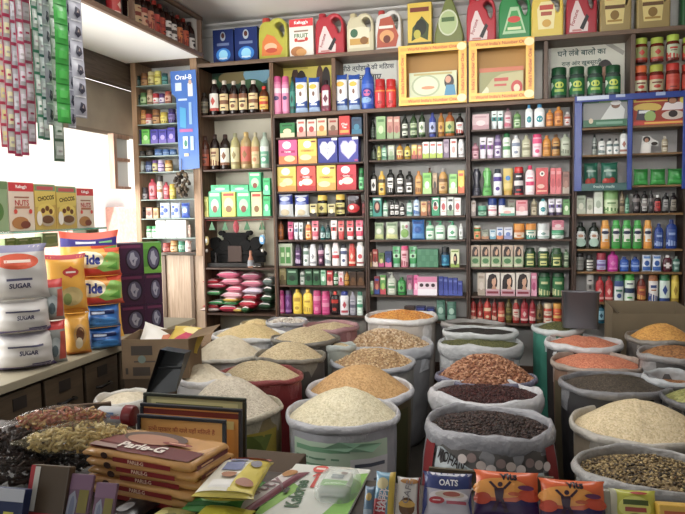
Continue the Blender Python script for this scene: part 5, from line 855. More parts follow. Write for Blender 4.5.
# small cartons on a hidden riser under the glass
z2 = on_x(25, 251, GXF-.1).z
t = thing('riser_carton', 'plain pale carton standing behind the sugar bags', 'box', (GXF-.3, (g0+g1)/2-.15, CZ+.001)); obj('carton_body', MB().bbox(-.1, .12, -.33, .3, 0, z2-CZ-.003, mat('b0aca0', .7), .004), t)
for i, (px0, px1, pt, c, lab) in enumerate(((5,17,238,'8a9a50','left of three'),(17.5,30,238,'8a9a50','middle of three'),(30.5,42,237,'8a9a50','right of three'),(43,59,233,'98a878',None))):
    a, b = on_x(px0, 249, GXF-.22), on_x(px1, 249, GXF-.22); h = on_x((px0+px1)/2, pt, GXF-.22).z - z2
    spawn('carton', 'box', ('small olive green carton below the glass shelf, ' + lab) if lab else 'small pale green carton below the glass shelf', make('box %s c8c890 a8b060 d8d8b0' % c, (b.y-a.y)*.95, max(.04, h), .06), (GXF-.25, (a.y+b.y)/2, z2), (0, 0, PI/2), 'small cartons under the glass shelf')
a = on_z(103, 247, 1.25); spawn('carton', 'box', 'plain grey green carton under the right end of the glass shelf', make('box a8a890 989880 b0b09c 888870', .13, .15, .1), (GXF-.12, g1-.05, 1.31), (0, 0, PI/2))
t = thing('riser_carton', 'brown carton behind the tall orange bag', 'box', (GXF-.12, g1-.05, CZ+.001)); obj('carton_body', MB().bbox(-.09, .09, -.12, .12, 0, .405, CB, .004), t)
# open cardboard carton in front of the counter end, on a closed one
BXZ = .79; bx, by = on_z(147, 380, BXZ).xy; rz = .25
t = thing('carton', 'closed brown carton standing on the floor under the open carton', 'box', (bx, by+.15, 0), (0, 0, rz)); obj('carton_body', MB().bbox(-.15, .09, -.12, .14, 0, BXZ, mat('5a4632', .8, noise=.1, scale=8), .005), t)
q = Vector((bx, by+.15, BXZ+.002)); k = dist(q)/FPX; w = 64*k; hh = 38*k; dd = .26
t = thing('carton', 'open brown cardboard carton holding packets beside the counter', 'box', q, (0, 0, rz)); CB2 = mat('7c6448', .8, noise=.1, scale=8)
mb = MB().box(-w/2, w/2, -dd/2, -dd/2+.006, 0, hh, CB2).box(-w/2, w/2, dd/2-.006, dd/2, 0, hh, CB2).box(-w/2, -w/2+.006, -dd/2+.006, dd/2-.006, 0, hh, CB2).box(w/2-.006, w/2, -dd/2+.006, dd/2-.006, 0, hh, CB2).box(-w/2+.006, w/2-.006, -dd/2+.006, dd/2-.006, 0, .006, CB2)
obj('carton_body', mb, t); mb = MB(); paint(mb, lambda u, v, e: (-w/2+w*u, -dd/2-.0006-e, hh*v), w, hh, [('r',.14,.6,.46,.84,'3a2e24'),('r',.18,.42,.5,.46,'4a3c30'),('r',.16,.08,.42,.3,'3a2e24'),('r',.05,.12,.09,.28,'3a2e24'),('e',.3,.5,.06,.1,'6a7a70')]); obj('printed_front', mb, t)
obj('flap', MB().add([(w/2, -dd/2, hh), (w/2, dd/2, hh), (w/2+.1, dd/2, hh+.02), (w/2+.1, -dd/2, hh+.02)], [(0,1,2,3)], CB2), t)
obj('flap', MB().add([(-w/2, dd/2, hh), (w/2, dd/2, hh), (w/2, dd/2+.12, hh-.05), (-w/2, dd/2+.12, hh-.05)], [(3,2,1,0)], CB2), t)
spawn('snack_packet', 'packet', 'white and orange snack packet sticking out of the carton', make('pouch e0dcd4 c85028 fff 444', .18, .2, .05, [('p',[(.5,0),(1,0),(1,.9),(.6,.7)],'c86830'),('e',.7,.4,.2,.2,'d8a868'),('r',.05,.1,.4,.3,'c03028')]), q + Vector((-.07, .0, .05)), (-.75, .35, rz+.2), 'packets in the open carton')
spawn('snack_packet', 'packet', 'yellow snack packet lying in the open carton', make('pouch d8b83c c85028 fff 444', .18, .2, .06, [('p',[(.1,.1),(.5,.05),(.9,.5),(.5,.6)],'c8385c'),('e',.6,.7,.24,.14,'e8d890')]), q + Vector((.08, .0, .1)), (-1.15, .1, rz-.1), 'packets in the open carton')
# ------------------------------------------------------------------ sachet strips hanging at top left
ROD = 2.62; SX = -1.72
t = thing('hanging_rod', 'thin rod above the frame carrying the sachet strips', 'rod', (SX, 2.0, ROD)); obj('rod', MB().tube([(0,-.7,0),(0,.75,0)], .006, mat('8a8a88', .3, .8)), t)
for y in (-.6, .65): obj('hanger', MB().tube([(0,y,.007),(0,y,CEIL-ROD)], .003, mat('8a8a88', .3, .8)), t)
STR = [(0,6.5,147,'b8aaa4','b02848','c8b878','pale yellow and red sachet strip',0),(6.5,13,153,'b4acaa','b02850','d8d0a0','cream sachet strip with crimson grid',0),(13,19,156,'aaaab0','a82850','c0c0c8','grey sachet strip with crimson lines, longest of the red ones',0),(19.5,25.5,155,'b0acae','b03058','d0c8d0','lilac grey sachet strip with crimson lines',0),(26,33,144,'b4acb0','a83058','c8c0c8','short grey sachet strip with crimson lines',0),
 (36,41,139,'a0aca4','2a7a58','c8d0c8','pale green sachet strip with dark green lines',1),(41.5,47,140,'b0bcb8','2a6a5c','c0ccc4','grey green sachet strip beside the pale one',1),(47.5,53,124,'a2a2ae','3a3a4c','d8d8e0','lilac sachet strip with dark pictures',2),(53,61,161,'a8b4a8','507058','c8d0c8','long narrow green grey sachet strip, lowest hanging',1),(58.5,68.5,123,'2c9a34','1c7a28','3cb040','bright green sachet strip',3),(68,74,128,'a0a0ac','2c2c40','d8d8e0','grey sachet strip with dark pictures beside the green',2),(74.5,84,118,'a4a4b2','2c2c40','dcdce4','wide lilac grey sachet strip with dark pictures at the right',2)]
for i, (x0, x1, yb, c, c2, c3, lab, kind) in enumerate(STR):
    X = SX + (.025 if i % 2 else -.012) + (.04 if kind == 3 else 0); a, b = on_x(x0, 100, X), on_x(x1, 100, X); zb = on_x((x0+x1)/2, yb, X).z; w = (b - a).length; L = ROD - .008 - zb; n = max(6, round(L/.075)); cell = L/n
    t = thing('sachet_strip', lab, 'sachets', ((a.x+b.x)/2, (a.y+b.y)/2, zb), (0, 0, math.radians(75)), 'sachet strips hanging from the rod')
    rnd = random.Random(i); bend = lambda z: .012*math.sin(z*5+i) + .006*math.sin(z*17+i*2)
    mb = MB(); vs = []
    K = n*4
    for j in range(K+1):
        z = L*j/K; puff = .009*abs(math.sin(PI*j/4))
        for u in range(5): vs.append(((u/4-.5)*w + bend(z)*.5, -puff*math.sin(PI*u/4) + bend(z), z))
    mb.add(vs, [(j*5+u, j*5+u+1, (j+1)*5+u+1, (j+1)*5+u) for j in range(K) for u in range(4)], mat(c, .3), True)
    obj('sachets', mb, t); mb = MB(); prims = []
    for j in range(n):
        v0 = j/n; v1 = (j+1)/n; vm = (v0+v1)/2
        if kind in (0, 1): prims += [('r',0,v0,1,v0+.012,c2),('r',0,v0,.1,v1,c2),('r',.9,v0,1,v1,c2),('r',.2,vm-.2/n,.8,vm+.25/n,c3),('r',.3,vm-.05/n,.7,vm+.05/n,c2 if j % 2 else 'a8a0a0')]
        elif kind == 2: prims += [('p',[(.3,vm-.1/n),(.55,vm-.3/n),(.85,vm-.1/n),(.75,vm+.2/n),(.45,vm+.3/n)],c2),('p',[(.5,vm),(.7,vm-.05/n),(.65,vm+.2/n)],'9a8a88'),('r',.1,v0+.05/n,.9,v0+.12/n,c3)]
        else: prims += [('r',0,v0,1,v0+.006,c2),('r',.2,vm-.2/n,.8,vm+.2/n,c3)]
    def mp(u, v, e):
        z = L*v; puff = .009*abs(math.sin(PI*v*n)); return ((u-.5)*w + bend(z)*.5, -puff*math.sin(PI*u) + bend(z) - .0015 - e*.05, z)
    for pr in prims: paint(mb, mp, w, L, [pr], .0006, 'fine')
    obj('sachet_print', mb, t)
# ------------------------------------------------------------------ sacks of grain
def wob(a, s, k=1.0): return k*(math.sin(3*a+s)*.4 + math.sin(5*a+s*2.3)*.3 + math.sin(9*a+s*1.7)*.2 + math.sin(17*a+s*3.1)*.12)
def sack(label, glabel, px0, px1, yf, z, body, rim, heap, heap_h=.06, peak=(0, 0), seed=1, ryk=.95, roll=.03, prints=None, parc=(-1, 1), pz=(.25, .8), beans=None, sink=.022, puff=0.0, grp='open sacks of grain in rows', bodymat=None, flare=0.0, zb=0.0, tilt=0.0):
    yf -= 3; xc = (px0+px1)/2; p = on_z(xc, yf, z); k = dist(p)/FPX; rx = (px1-px0)/2*k; cy = p.y + rx*ryk; kk = dist((p.x, cy, z))/FPX; rx = (px1-px0)/2*kk; ry = rx*ryk
    cx = on_y(xc, yf, cy).x; N = 56
    root = thing('grain_sack', label, 'sack', (cx, cy, zb), (0, 0, 0), grp); zz = z - zb
    bm_ = bodymat or mat(body, .55, noise=.14, scale=9, bump=.5); rm = mat(rim, .34, noise=.1, scale=22, bump=.7)
    def ring(f, h, n, hn=0, ph=0): return [(rx*(f + wob(a, seed+ph, n))*math.cos(a), ry*(f + wob(a, seed+ph, n))*math.sin(a), h + wob(a, seed*2+ph, hn) + tilt*math.sin(a)) for a in (2*PI*i/N for i in range(N))]
    prof = [(.72, 0, .01), (.82, .04, .02), (.86, .2*zz, .03), (.9, .4*zz, .03), (.93, .6*zz, .028), (.95, .8*zz, .024), (.95, zz-.07, .02), (.94, zz-.02, .015)]
    prof = [(f*(1 + flare*(1 - min(1, h/zz)**3)), h, n) for f, h, n in prof]
    obj('sack_body', MB().loft([ring(f, h, n, 0 if i < 5 else .004) for i, (f, h, n) in enumerate(prof)], bm_, cap1=False), root)
    R = roll/rx
    rp = [(.962, -.038-.037*puff), (.985, -.034-.036*puff), (.99+R*.25, -.026-.02*puff), (.99+R*.32, -.012-.006*puff), (.985+R*.1, .003), (.968, .007), (.955-R*.1, -.002), (.95-R*.15, -.025), (.945, -.07), (.94, -.15)]
    obj('rolled_rim', MB().loft([ring(f, zz + h*(roll/.03)**.5, .016+puff*.014, .009+puff*.008, .5+(.12+puff*.35)*i) for i, (f, h) in enumerate(rp)], rm, cap0=False, cap1=False), root)
    if prints:
        mb = MB(); W = rx*(parc[1]-parc[0]); Hh = (pz[1]-pz[0])*zz
        def mp(u, v, e):
            a = -PI/2 + parc[0] + (parc[1]-parc[0])*u; h = (pz[0] + (pz[1]-pz[0])*v)*zz
            for (f0, h0, n0), (f1, h1, n1) in zip(prof, prof[1:]):
                if h0 <= h <= h1: t = (h-h0)/(h1-h0); f = f0+(f1-f0)*t; n = n0+(n1-n0)*t; break
            f += wob(a, seed, n) + .022
            return ((rx*f+e)*math.cos(a), (ry*f+e)*math.sin(a), h)
        paint(mb, mp, W, Hh, prims_dense(prints), .0015, True); obj('printed_panel', mb, root)
    # heap
    g = MB(); T = 14; rings = []
    def hp(t, a):
        x = peak[0]*(1-t)*rx + .945*rx*t*math.cos(a); y = peak[1]*(1-t)*ry + .945*ry*t*math.sin(a)
        h = heap_h*(.72*(1-t**2.1) + .28*math.cos(PI/2*min(1, t))**1.3) + .012*wob(a*1.0, seed*1.3)*t*(1-t)*2 + tilt*math.sin(a)*t
        return Vector((x, y, zz - sink + h))
    for j in range(T, 0, -1): rings.append([hp(j/T, 2*PI*i/N) for i in range(N)])
    hm = heap if not isinstance(heap, str) else GR[heap]
    g.loft(rings, hm, cap0=False, cap1=False); n0 = len(g.v); g.add([hp(1/T, 2*PI*i/N) for i in range(N)] + [hp(0, 0)], [(i, (i+1) % N, N) for i in range(N)], hm, True)
    if beans:
        size, cnt, cols = beans; rnd = random.Random(seed); ms = [mat(c, .45) for c in cols]
        for _ in range(cnt):
            t = math.sqrt(rnd.random())*.98; a = rnd.uniform(0, 2*PI); q = hp(t, a) + Vector((0, 0, size*.25*rnd.random()))
            bean(g, q, size*rnd.uniform(.85, 1.15), ms[rnd.randrange(len(ms))], rnd)
    o = obj('grain_heap', g, None, (cx, cy, zb)); tag(o, glabel, 'grain', 'heaps of grain in the sacks', 'stuff')
    return root
ICO = None
def bean(g, q, s, m, rnd, e=(1.25, .8, .75)):
    global ICO
    if ICO is None:
        b = bmesh.new(); bmesh.ops.create_icosphere(b, subdivisions=1, radius=.5); b.verts.index_update(); ICO = ([v.co.copy() for v in b.verts], [[v.index for v in f.verts] for f in b.faces]); b.free()
    R = Euler((rnd.uniform(-.5, .5), rnd.uniform(-.5, .5), rnd.uniform(0, PI))).to_matrix()
    g.add([q + R @ Vector((v.x*s*e[0], v.y*s*e[1], v.z*s*e[2])) for v in ICO[0]], ICO[1], m, True)
def prims_dense(p): return p
GR = dict(
 rice=grain_mat('rice_grain', ['c4b890','dcd0ac','e8dfc2'], 150), cream=grain_mat('cream_rice', ['b8a47a','d0bb90','dcc9a4'], 150), toor=grain_mat('split_lentil', ['ac8044','c8995a','d2a86c'], 130),
 corn=grain_mat('maize', ['c87c1c','e09a30','e8ac4c'], 110), tan=grain_mat('tan_grain', ['a8946c','c4ae82','d0bd94'], 150), yellow=grain_mat('yellow_flour', ['c0a468','d4b87c','dcc48c'], 150, .3), flour=grain_mat('pale_flour', ['ccbea0','d8cbb0','ded2b8'], 90, .2),
 grey=grain_mat('grey_rice', ['b4a894','cabea8','d6ccba'], 150), moong=grain_mat('green_gram', ['3a3c18','55582a','6a6a34'], 140), black=grain_mat('black_gram', ['181614','2a2624','383330'], 130),
 red=grain_mat('red_lentil', ['b05838','cc7450','d88a64'], 140), dark=grain_mat('dark_lentil', ['2c241c','40362a','524638'], 140), seed=grain_mat('mixed_seed', ['2c2010','6a5430','a08858'], 95), turmeric=grain_mat('yellow_split', ['b07420','cc9030','d8a040'], 130),
 brown=grain_mat('brown_lentil', ['6a3c1c','94602c','a87438'], 120), kidney=grain_mat('kidney_base', ['2a0e0e','3c1414','4a1c18'], 90), darkbean=grain_mat('dark_base', ['1a100e','2a1a16','382420'], 90), pea=grain_mat('green_pea', ['6a6a2c','8a8a44','9a9a58'], 100), peanut=grain_mat('peanut_base', ['6a3820','8a5030','98603c'], 80), chick=grain_mat('chick_base', ['8a6840','a88458','b89468'], 80), garlic=grain_mat('garlic_base', ['a89888','c8bcac','d8cfc4'], 50))
GRN = [('r',0,0,1,.88,'c0d8be'),('r',.05,.72,.6,.8,'7ab088'),('r',.05,.6,.5,.63,'6a9a78'),('r',.05,.5,.42,.53,'6a9a78'),('r',.08,.3,.34,.36,'6a9a78'),('r',.6,.1,.98,.62,'d8d8dc'),('r',.64,.48,.94,.54,'5a6070'),('r',.66,.24,.9,.28,'7a8090'),('p',[(.35,.8),(.5,.92),(.9,.84),(.8,.72)],'8ab898')]
# middle column, front to back
sack('white woven sack with pale green print, front centre, heaped with white rice', 'heap of pale rice in the green printed front sack', 286, 400, 431, .68, 'a8a8b0', 'b4b4ba', 'rice', .115, (.05, .1), 2, roll=.022, prints=GRN, parc=(-.75, 1.1), pz=(.58, .95))
sack('sack with white rolled rim and brown printed body, behind the front rice sack', 'heap of orange brown split lentils behind the white rice', 307, 413.5, 404, .66, '6a5a3c', 'c4c4ca', 'toor', .13, (0, .0), 3, roll=.03, prints=[('r',0,0,.25,1,'c87028'),('r',.5,0,1,1,'4a4a28'),('r',.3,.2,.45,.9,'8a7a48')], parc=(-.2, 1.3), pz=(.2, .9))
sack('sack with grey plastic rim holding chickpeas, third in the middle row', 'heap of tan chickpeas in the grey rimmed sack', 330, 416, 373, .66, '8a8a86', 'a8aab0', 'chick', .08, (0, .1), 4, roll=.022, beans=(.0145, 1100, ('c8a878','bc9868','d8bc90','a88458')))
sack('sack with clear grey liner rim holding pale beans, fourth in middle row', 'heap of pale beans in the clear lined sack', 340, 433, 353, .66, '8c8c90', 'b0b2b8', 'chick', .1, (-.05, .1), 5, puff=1.0, ryk=.8, roll=.035, beans=(.0165, 1000, ('d0b48c','c4a278','dcc6a4','b0906a')))
sack('sack with thick white rim holding orange maize, last of the middle row', 'heap of bright orange maize near the shelves', 365.5, 437, 324, .79, 'b0a8a0', 'd4d2d0', 'corn', .05, (.1, .1), 6, roll=.03, beans=(.012, 700, ('d88c28','e8a83c','c8781c')))
# left cluster
sack('yellow printed sack heaped with greyish rice, front left beside the framed signs', 'large heap of greyish rice above the yellow printed sack', 182, 284, 424, .69, '8a7a50', 'b0a894', 'grey', .14, (-.15, .15), 7, roll=.012, prints=[('r',0,0,1,1,'a8941c'),('p',[(.1,.2),(.4,.1),(.5,.6),(.2,.8)],'c8b024'),('p',[(.5,.3),(.9,.15),(.8,.7)],'8a2c20'),('p',[(.3,.75),(.7,.6),(.9,.95),(.4,1)],'5a6a20'),('e',.6,.5,.15,.2,'d8c840')], parc=(-.4, 1.4), pz=(.35, .9))
sack('maroon sack heaped with tan grain, behind the yellow printed sack', 'heap of tan grain in the maroon sack', 216, 304.5, 386, .73, '7a2024', '8a3a3c', 'tan', .085, (-.05, 0), 8, roll=.014, ryk=.8)
sack('dark sack heaped with tan grain, behind the maroon sack', 'middle heap of tan grain behind the maroon sack', 254, 327, 364, .75, '4a4440', '7a7468', 'tan', .09, (.0, .0), 9, roll=.012, ryk=.8)
sack('dark sack heaped with tan grain, furthest of three tan heaps', 'furthest heap of tan grain beside the clear lined sacks', 270, 341, 346, .77, '38342f', '6a655c', 'tan', .08, (0, .1), 10, roll=.012, ryk=.8)
sack('white sack heaped with pale flour, left of the tan heaps', 'broad pale flour heap left of the tan grain heaps', 190, 263, 364, .72, 'c8c6c2', 'c8c2b4', 'flour', .12, (.05, .1), 11, roll=.012)
sack('white rimmed sack heaped with yellow flour near the soap packets', 'pointed heap of yellow grits in a white sack', 211, 287, 343, .76, 'c4c4c4', 'c8c8c8', 'yellow', .085, (.05, .1), 12, roll=.02, ryk=.8)
sack('plain white sack full of flour behind the black scoop', 'low white flour heap behind the black scoop', 172, 232, 386, .78, 'd0ced0', 'cac8c8', 'flour', .075, (0, .1), 13, roll=.02, ryk=.8, sink=.02)
sack('sack with puffy white rim holding cream flour, beside the counter', 'smooth cream coloured flour in the sack beside the counter', 97, 156, 409, .78, 'b0a8a0', 'c8c4bc', 'flour', .04, (.2, 0), 14, roll=.03)
sack('small grey sack of garlic against the shelves', 'small heap of cream garlic cloves against the shelves', 266, 308, 327, .79, '98969a', 'a0a0a4', 'garlic', .03, (0, 0), 15, roll=.014, beans=(.022, 260, ('d8d0c4','c8beb0','e0d8cc','b8a898')))
sack('small jute sack of yellow grain left of the garlic sack', 'small patch of yellow grain left of the garlic', 240, 274, 329, .76, '9a8a62', 'a89870', 'yellow', .05, (0, 0), 16, roll=.012)
sack('pink rimmed sack of tan grain against the shelves', 'heap of tan grain in the pink rimmed sack', 303, 359, 333, .77, '8a5a5c', 'a07478', 'tan', .035, (0, 0), 17, roll=.02)
sack('clear plastic lined sack of tan grain behind the chickpeas', 'heap of tan grain in the clear plastic lined sack', 318, 356, 350, .74, '8a9088', 'a8b0ac', 'tan', .03, (0, 0), 18, roll=.02, ryk=.6)
# dark column right of centre
MO = [('r',0,0,1,1,'5a5654'),('p',[(.14,0),(.9,0),(.86,.6),(.6,.56),(.4,.7),(.2,.96),(.16,.94)],'b8c2c6'),('r',0,0,.13,1,'8a2428'),('r',.9,0,1,1,'8a2428'),('t','MOHAN',.28,.79,.2,'2a2428',.19,-13,.02),('t','T.',.46,.62,.16,'2a2428',.1,-10,.02),('r',.22,.42,.34,.47,'4a4448')] + [('e',.36+.055*i,.86-.06*min(i,2)+.05*((i*5) % 3),.028,.08,('d0c4c0','8a7470','b8a8a0')[i % 3]) for i in range(10)]
sack('printed red and white sack with puffy plastic rim holding dark brown beans', 'dark brown beans in the lettered front sack', 427, 551, 441, .69, '88888c', '94949a', 'darkbean', .035, (0, .1), 21, puff=1.0, roll=.03, ryk=.85, prints=MO, parc=(-1.2, 1.2), pz=(.62, .93), beans=(.0125, 1700, ('2a1a16','382420','1e1210','46302a')), sink=.028, flare=.22)
sack('sack with thick white plastic rim holding dark red kidney beans', 'dark red kidney beans in the white rimmed sack', 431, 541, 406, .69, '808084', 'bcbcc0', 'kidney', .03, (0, .1), 22, puff=1.0, roll=.04, ryk=.8, beans=(.0125, 1300, ('3a1212','4a1a16','2c0c0e')), sink=.025)
sack('purple grey sack heaped with brown peanuts', 'heap of reddish brown peanuts', 436, 536, 388, .685, '58586e', '6a6a80', 'peanut', .125, (0, .05), 23, roll=.018, ryk=.75, beans=(.0165, 1300, ('96603c','a87450','764428','bc8862')))
sack('sack with white rim holding green gram, behind the peanuts', 'flat heap of green gram behind the peanuts', 438.5, 521, 351, .74, '8a8a8a', 'b0b2b4', 'moong', .035, (0, .1), 24, puff=1.0, roll=.032, ryk=.7, sink=.01)
sack('white sack holding black gram, behind the green gram', 'dark strip of black gram behind the green gram', 443, 517, 338, .79, 'a0a0a0', 'b0b4b4', 'black', .02, (0, 0), 25, roll=.022, ryk=.65, sink=.012)
sack('grey sack furthest back in the dark bean row, below red bottles', 'grey grain in the furthest sack of the dark row', 441, 504, 329, .77, '7a7672', '8a8682', 'dark', .02, (0, 0), 26, roll=.02, ryk=.6, sink=.025)
# right side
sack('cream rimmed sack heaped with pale rice at right front', 'large heap of pale cream rice at right front', 574, 706, 446, .68, '9a8c78', 'b0aaa0', 'cream', .105, (0, .1), 31, roll=.022)
sack('grey sack of mixed brown seeds, front right corner', 'mixed brown and straw coloured seeds, front right corner', 577, 722, 492, .70, '8c8a86', '9a9896', 'seed', .04, (0, .1), 32, roll=.03, ryk=.8, beans=(.011, 1500, ('3a2c18','7a6438','a8905c','54401f')), sink=.03)
sack('dark sack with grey rim holding dark lentils', 'broad heap of dark grey brown lentils', 561, 668, 396, .75, '2c2a2c', '76767a', 'dark', .05, (0, .05), 33, roll=.02, ryk=.8)
sack('brown and red striped sack of red lentils, nearer of the two', 'nearer heap of orange red lentils', 553, 640, 373, .75, '7a5a44', '98887c', 'red', .05, (-.05, .05), 34, roll=.018, prints=[('r',0,0,.3,1,'6a6048'),('r',.3,0,.6,1,'8a3c28'),('r',.6,0,1,1,'7a6a50')], parc=(-1.2, .6), pz=(.2, .88))
sack('dark sack with white rim holding red lentils, further of the two', 'further heap of orange red lentils', 547, 620, 351, .78, '2a2626', 'c0c0c2', 'red', .045, (0, .05), 35, roll=.026)
sack('teal plastic sack with white rim behind the red lentils', 'dark green leaves in the teal sack', 533, 583, 334, .82, '2c7a68', 'b4bcbc', 'moong', .05, (0, .1), 36, roll=.022)
sack('dark sack heaped with orange yellow lentils before the cardboard box', 'pointed heap of orange yellow split lentils', 628, 694, 345, .82, '5a5450', '7a746c', 'turmeric', .09, (.05, .1), 37, roll=.016)
sack('clear lined sack of brown lentils, right of the red lentils', 'brown lentils in front of the yellow heap', 640, 706, 362, .82, '4a4644', '8a8888', 'brown', .05, (.1, .2), 38, roll=.018)
sack('clear plastic lined sack of rust coloured lentils at right edge', 'rust coloured lentils in the clear lined sack', 645, 704, 386, .77, '5a5c60', 'a8acb0', 'brown', .02, (0, 0), 39, roll=.022, sink=.045)
sack('dark sack of green peas at right edge', 'olive green split peas at the right edge', 664, 734, 408, .755, '26262a', '5a5a5e', 'pea', .05, (0, .05), 40, roll=.016)
# cardboard box behind the yellow heap, shiny tin, black scoop
a, b = on_y(612, 338, 4.3), on_y(690, 338, 4.3); zt = on_y(650, 309, 4.3).z; w = b.x - a.x
t = thing('carton', 'large open brown cardboard box behind the orange yellow heap', 'box', ((a.x+b.x)/2, 4.48, 0)); CB3 = mat('7a6a50', .8, noise=.08, scale=6); hh = zt
obj('carton_body', MB().box(-w/2, w/2, -.18, -.174, 0, hh-.03, CB3).box(-w/2, w/2, .174, .18, 0, hh, CB3).box(-w/2, -w/2+.006, -.174, .174, 0, hh, CB3).box(w/2-.006, w/2, -.174, .174, 0, hh, CB3).box(-w/2+.006, w/2-.006, -.174, .174, 0, .006, CB3), t)
obj('flap', MB().add([(-w/2, -.18, hh), (-w/2, .18, hh), (-w/2+.13, .1, hh-.11), (-w/2+.13, -.18, hh-.11)], [(0,1,2,3)], CB3), t)
p = on_y(580, 334, 4.02); zt = on_y(580, 292, 4.02).z; z0 = .83; k = dist(p)/FPX; w = 35*k; h = zt - z0
t = thing('tin_scoop', 'shiny grey metal tin standing in the teal sack', 'tin', (p.x, 4.05, z0), (-.08, .02, 0))
def orect(w, d, h, z=0): return [(x, y, z) for x, y in ((-w/2, -d/2), (w/2, -d/2), (w/2, d/2), (-w/2, d/2))]
MT = mat('6a6c72', .3, .8)
obj('tin_body', MB().lathe([(.93,0),(.95,.02),(1,h-.01),(1.03,h-.006),(1.03,h),(.98,h),(.93,.03)], MT, w/2, .07, p=7, n=28, cap1=False), t)
obj('rim_fold', MB().tube([(-w/2*1.02, -.071, h), (w/2*1.02, -.071, h)], .004, MT), t)
"""scoop: open trough leaning on the white flour sack"""
Y = 2.42
q = [on_y(x, y, Y) for x, y in ((146, 397), (177, 391), (186, 353), (161, 349))]; c = sum(q, Vector())/4
t = thing('scoop', 'black metal grain scoop leaning on the flour sacks at left', 'scoop', c, (0, 0, 0)); BM = mat('26282a', .35, .6)
v = [p_ - c for p_ in q]; up = Vector((0, -.06, 0)); inn = .9
bk = [x + Vector((0, .05 if i > 1 else 0, 0)) for i, x in enumerate(v)]
obj('trough', MB().add(bk, [(0,1,2,3)], BM).add([bk[0], bk[3], bk[3]+up, bk[0]+up*.2], [(0,1,2,3)], BM).add([bk[1], bk[2], bk[2]+up, bk[1]+up*.2], [(3,2,1,0)], BM).add([bk[3], bk[2], bk[2]+up, bk[3]+up], [(0,1,2,3)], BM), t)
m1 = (bk[2]+bk[3])/2
obj('band', MB().tube([bk[3]*.6+bk[0]*.4+up*.1, (bk[3]+bk[2])*.3+(bk[0]+bk[1])*.2+up*.1, bk[2]*.6+bk[1]*.4+up*.1], .006, mat('3a3c40', .3, .7)), t)
# ------------------------------------------------------------------ display table at the front
TZ = 1.0
t = thing('display_table', 'dark wooden table at the front carrying packets and biscuits', 'table', (-.25, 1.05, 0)); TW = wood('2a1e16', '3c2c20', axis=0)
obj('table_top', MB().bbox(-1.25, 1.3, -.5, .22, TZ-.04, TZ-.001, TW, .004).box(-1.25, -.64, .22, .39, TZ-.04, TZ-.001, TW), t)
for x, y in ((-1.2, -.45), (1.25, -.45), (-1.2, .34), (1.25, .17), (-.68, .34)): obj('leg', MB().bbox(x-.03, x+.03, y-.03, y+.03, 0, TZ-.041, TW, .004), t)
def quad(pts, z):
    """front-left, front-right, back-right, back-left pixels of a thing lying at height z"""
    q = [on_z(x, y, z) for x, y in pts]; c = sum(q, Vector())/4; r = ((q[1]-q[0]) + (q[2]-q[3]))/2; l = ((q[3]-q[0]) + (q[2]-q[1]))/2
    return c, math.atan2(r.y, r.x), r.length, l.length
def lie(name, cat, label, pts, spec, t, des, z=TZ, grp=None, pitch=0.0):
    c, rz, w, l = quad(pts, z + t*.6)
    R = Euler((-PI/2 + pitch, 0, rz)); off = R.to_matrix() @ Vector((0, 0, l/2))
    return spawn(name, cat, label, make(spec, w, l, t, des), Vector((c.x, c.y, z + t/2 + .001 + math.sin(pitch)*l/2)) - off, R, grp)
# five bagged biscuit packs
ZT = TZ + .093
c, rz, w, l = quad(((89.3,447.7),(195.6,464),(230.7,442),(129,426.7)), ZT)
ORG = mat('d0984c', .3, noise=.06, scale=20)
rnd = random.Random(4)
for i in range(5):
    th = .0175; z = TZ + .001 + i*.0186; r2 = rz + rnd.uniform(-.025, .025) + (.02 if i == 3 else 0)
    o = thing('biscuit_pack', 'orange wrapped biscuit pack with maroon lettering, ' + ('bottom of the stack of five', 'second from bottom of the stack', 'middle of the stack of five', 'second from top of the stack', 'topmost of the stack of five')[i], 'biscuits', (c.x + rnd.uniform(-.006, .006), c.y + rnd.uniform(-.006, .006), z), (0, 0, r2), 'orange biscuit packs stacked on the front table')
    mb = MB(); n = 10; rings = []
    for zz, ins in ((0, .006), (.004, .0), (th*.5, -.002), (th-.004, .0), (th, .006)):
        ring = []
        for s in range(40):
            f = s/10; k = int(f); u = f - k; x, y = ((-1+2*u, -1), (1, -1+2*u), (1-2*u, 1), (-1, 1-2*u))[k]
            wv = .0022*math.sin(s*2.3 + i*3 + zz*300)
            ring.append((x*(w/2-ins+wv), y*(l/2-ins+wv), zz + (.001*math.sin(s*1.7+i) if zz > 0 else 0)))
        rings.append(ring)
    mb.loft(rings, ORG); obj('wrapper', mb, o)
    mb = MB(); mp = lambda u, v, e: (-w/2+w*u, -l/2-.0055-e, th*v)
    paint(mb, mp, w, th, [('r',.3,.12,.84,.62,'8a1c1c'),('t','PARLE-G',.52,.36,.42,'e8c8a8',.3,0,.02),('e',.22,.62,.035,.36,'3a2018'),('r',.02,.7,.14,.85,'e0b068')]); obj('front_strip', mb, o)
    mb = MB(); paint(mb, lambda u, v, e: (w/2+.0055+e, -l/2+l*u, th*v), l, th, [('r',.1,.15,.9,.65,'6a1818'),('r',.2,.3,.5,.5,'c89868')]); obj('side_strip', mb, o)
    if i == 4:
        mb = MB(); paint(mb, lambda u, v, e: (-w/2+w*u, -l/2+l*v, th+.0018+e), w, l, [('p',[(.02,.04),(.96,.04),(.98,.42),(.02,.5)],'6a1818'),('p',[(.02,.3),(.24,.3),(.3,.8),(.06,.7)],'8a4a48'),('e',.42,.68,.3,.26,'5a4030'),('e',.42,.6,.24,.2,'b07858'),('t','Parle-G',.46,.27,.22,'ece0d4',.6,0,.03),('e',.68,.55,.14,.06,'8a2c20'),('r',.6,.53,.76,.57,'d8a080'),('p',[(.02,.05),(.3,.05),(.25,.18),(.02,.2)],'a08078')]); obj('top_print', mb, o)
FB = .84
